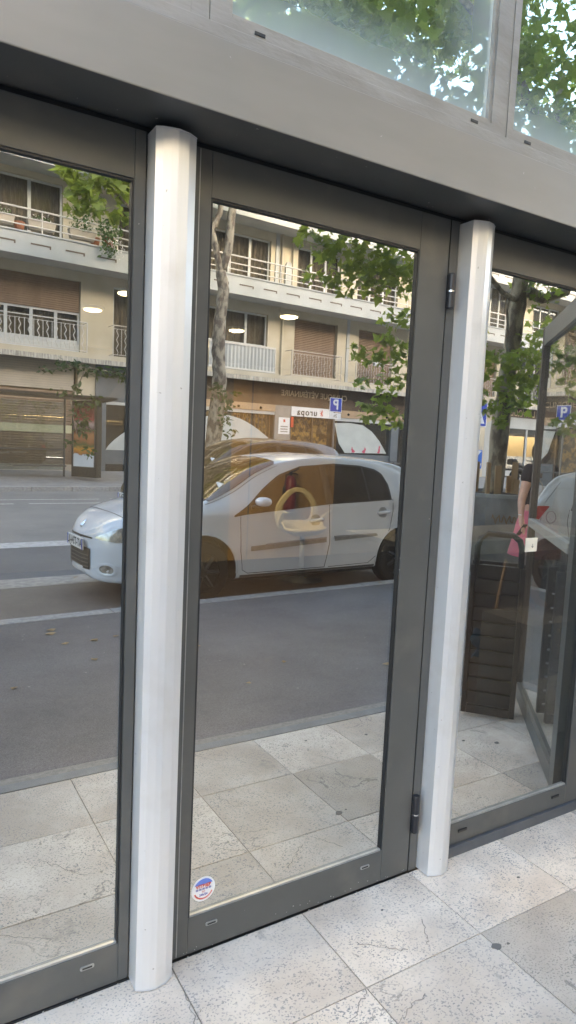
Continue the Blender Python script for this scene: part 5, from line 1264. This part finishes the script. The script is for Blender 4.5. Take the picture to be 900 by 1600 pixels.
for s_ in (15.6, 17.4, 19.3, 21.1, 23.0):
    b = MB(); b.tube([(s_, -19.5, .0), (s_, -19.5, .97)], .03, 8); b.build('post', X['greypl'], rk)
mt = street_root('motorbike', 29.7, 20.3, .10, rz=R(10), label='black scooter with a top box parked outside the far shop', cat='motorbike')
for cx in (-.65, .68):
    b = MB(); b.lathe([(.18, -.06), (.30, -.06), (.33, -.03), (.33, .03), (.30, .06), (.18, .06)], (cx, 0, .33), 24, axis='y'); wh = b.build('wheel', X['tyre'], mt); b = MB(); b.lathe([(.18, -.05), (.18, .05)], (cx, 0, .33), 16, axis='y'); b.build('rim', X['greypl'], wh)
b = MB(); b.tube([(-.75, 0, .62), (-.4, 0, .68), (.0, 0, .45), (.4, 0, .55), (.55, 0, .85)], [.08, .18, .14, .14, .08], 10); b.build('body', X['black'], mt, smooth=True)
b = MB(); b.tube([(-.75, 0, .86), (-.4, 0, .88), (-.05, 0, .82)], [.10, .14, .10], 10); b.build('seat', X['gasket'], mt, smooth=True)
b = MB(); b.tube([(.52, 0, .7), (.45, 0, 1.12)], .03, 8); b.tube([(.38, -.33, 1.16), (.47, 0, 1.12), (.38, .33, 1.16)], .018, 6); b.tube([(.68, .08, .33), (.52, .06, .75)], .025, 6); b.build('handlebar', X['black'], mt)
b = MB(); b.add([(.50, -.18, 1.1), (.50, .18, 1.1), (.38, .15, 1.45), (.38, -.15, 1.45)], [(0, 1, 2, 3)]); b.build('windshield', X['clear'], mt)
b = MB(); b.box(-1.05, -.68, -.20, .20, .92, 1.20); b.build('top_box', X['black'], mt, bevel=.05)
b = MB(); b.box(-1.0, -.72, -.17, .17, 1.201, 1.24); b.build('box_lid', X['bead'], mt, bevel=.015)

# ================================================================== SANDWICH BOARD
sbd = empty('folding_board', (3.03, -1.02, 0), R(50), label='dark brown slatted folding board with a round carrying handle on the slabs', cat='board')
# local x along the board's width, built from the measured base corner
WB = .31
def board_panel(y0, name_):
    b = MB(); e = .030
    b.box(0, e, y0, y0 + .03, .02, .93); b.box(WB - e, WB, y0, y0 + .03, .02, .93); b.box(e, WB - e, y0, y0 + .03, .02, .07)
    o = b.build(name_, X['brownslat'], sbd, bevel=.004)
    z = .07
    hs = [.086, .086, .086, .086, .086, .086]
    i = 0
    while z < .90:
        h = .0863; gap = .012
        sl_ = MB(); sl_.box(e + .001, WB - e - .001, y0 + .006, y0 + .024, z + gap, z + h); sl_.build('slat', X['brownslat'], o, bevel=.002); z += h
    return o
p1 = board_panel(0, 'panel'); 
p2 = board_panel(-.16, 'panel')
bk = MB(); bk.box(.034, WB - .034, -.09, -.08, .075, .60); bk.build('inner_sheet', X['brownslat'], sbd)
b = MB(); b.tube([(.03, .012, .93), (.03, .012, 1.04), (.045, .012, 1.09), (.085, .012, 1.12), (.225, .012, 1.12), (.265, .012, 1.09), (.28, .012, 1.04), (.28, .012, .93)], .018, 10); b.build('handle', X['black'], sbd, smooth=True)
b = MB(); b.box(.06, .25, -.13, .0, .90, .915); b.build('spreader', X['black'], sbd)

# ================================================================== PERSON
pe = street_root('person', 5.98, 2.5, -.003, rz=R(90), label='person standing in a dark top and pink skirt, arm hanging with a phone in hand', cat='person')
def skin_obj(name, verts, edges, rad, mat, parent, lv=2):
    me = bpy.data.meshes.new(name); me.from_pydata(verts, edges, []); o = link(name, me, mat, parent)
    sk_ = o.modifiers.new('skin', 'SKIN'); sk_.use_smooth_shade = True
    for i, r_ in enumerate(rad): me.skin_vertices[0].data[i].radius = (r_, r_) if not isinstance(r_, tuple) else r_
    me.skin_vertices[0].data[0].use_root = True
    ss = o.modifiers.new('sub', 'SUBSURF'); ss.levels = lv; ss.render_levels = lv
    dg = bpy.context.evaluated_depsgraph_get(); nm = bpy.data.meshes.new_from_object(o.evaluated_get(dg)); o.modifiers.clear(); o.data = nm; nm.materials.clear(); nm.materials.append(mat); nm.shade_smooth()
    return o
# local: x forward of the person, y to their left.  arm side seen is +y
V = [(0, 0, .98), (0, 0, 1.18), (0, 0, 1.38), (.0, 0, 1.50), (.01, 0, 1.60), (.02, 0, 1.70),
     (0, .17, 1.44), (.0, .235, 1.28), (-.01, .27, 1.12), (.03, .31, .98), (.06, .33, .90), (.075, .335, .865),
     (0, -.17, 1.44), (-.01, -.235, 1.26), (0, -.26, 1.10), (.06, -.27, .92), (.08, -.27, .84),
     (.0, .09, .86), (.02, .10, .50), (-.01, .10, .10), (.03, .10, .05), (.14, .11, .03), (.0, -.09, .86), (.0, -.10, .50), (-.02, -.10, .10), (.02, -.10, .05), (.13, -.11, .03)]
E_ = [(0, 1), (1, 2), (2, 3), (3, 4), (4, 5), (2, 6), (6, 7), (7, 8), (8, 9), (9, 10), (10, 11), (2, 12), (12, 13), (13, 14), (14, 15), (15, 16), (0, 17), (17, 18), (18, 19), (19, 20), (20, 21), (0, 22), (22, 23), (23, 24), (24, 25), (25, 26)]
Rr = [.14, .125, .13, .055, .075, .085, .065, .052, .042, .030, .032, .024, .065, .052, .042, .03, .03, .085, .055, .04, .045, .03, .085, .055, .04, .045, .03]
body = skin_obj('body', V, E_, Rr, X['skin'], pe)
fing = [((.075, .315, .875), (.085, .312, .835), (.078, .312, .805)), ((.085, .328, .87), (.098, .328, .825), (.088, .328, .79)), ((.088, .342, .87), (.102, .344, .83), (.092, .344, .80)), ((.082, .356, .875), (.092, .358, .845), (.085, .358, .82))]
for f_ in fing:
    skin_obj('finger', [(.065, f_[0][1], .895)] + list(f_), [(0, 1), (1, 2), (2, 3)], [.011, .0095, .0085, .0075], X['skin'], body, 1)
skin_obj('thumb', [(.055, .312, .905), (.085, .300, .885), (.105, .305, .86)], [(0, 1), (1, 2)], [.012, .011, .009], X['skin'], body, 1)
ph_ = empty('phone', (0, 0, 0)); bpy.data.objects.remove(ph_)
top = skin_obj('dark_top', [(0, 0, .96), (0, 0, 1.2), (0, 0, 1.38), (0, 0, 1.47), (0, .17, 1.445), (0, .232, 1.30), (0, -.17, 1.445), (0, -.232, 1.30)], [(0, 1), (1, 2), (2, 3), (2, 4), (4, 5), (2, 6), (6, 7)], [.165, .15, .155, .075, .085, .072, .085, .072], X['cloth_d'], pe)
b = MB(); b.lathe([(.16, 1.02), (.20, .90), (.27, .55), (.26, .545), (.15, 1.0)], n=28); b.build('pink_skirt', X['cloth_p'], pe, smooth=True)
skin_obj('hair', [(-.03, 0, 1.52), (-.035, 0, 1.64), (-.01, 0, 1.735)], [(0, 1), (1, 2)], [.07, .095, .075], X['hair'], pe)
b = MB(); b.lathe([(.012, 0), (.016, .01), (.008, .02)], (0, 0, 0), 10); nz = b.build('nose', X['skin'], body); nz.location = (.105, 0, 1.625)
for sy in (-1, 1):
    b = MB(); b.lathe([(.004, -.006), (.011, 0), (.004, .006)], n=10); ey = b.build('eye', X['ink'], body); ey.location = (.094, sy * .03, 1.655)
b = MB(); b.tube([(.098, -.025, 1.585), (.106, 0, 1.583), (.098, .025, 1.585)], .005, 6); b.build('mouth', flat('lips', (.4, .12, .1), .5), body)
phn = empty('phone', label='dark phone held in the hanging hand', cat='phone'); 
mwp = Matrix.Translation(S(5.98, 2.5, -.003)) @ Matrix.Rotation(-TH + R(90), 4, 'Z')
phn.matrix_world = mwp @ Matrix.Translation((.075, .335, .84)) @ Matrix.Rotation(R(35), 4, 'Y')
b = MB(); b.box(-.008, .0, -.035, .035, -.08, .07); b.build('case', X['black'], phn, bevel=.004)
b = MB(); b.tube([(.022 * math.cos(a) + .03, .31 + .034 * math.sin(a), .985 + .005 * math.sin(a)) for a in np.linspace(0, 6.28, 15)], .004, 5, caps=False); b.build('bracelet', X['plate_w'], pe)
print('objects', len(bpy.data.objects))
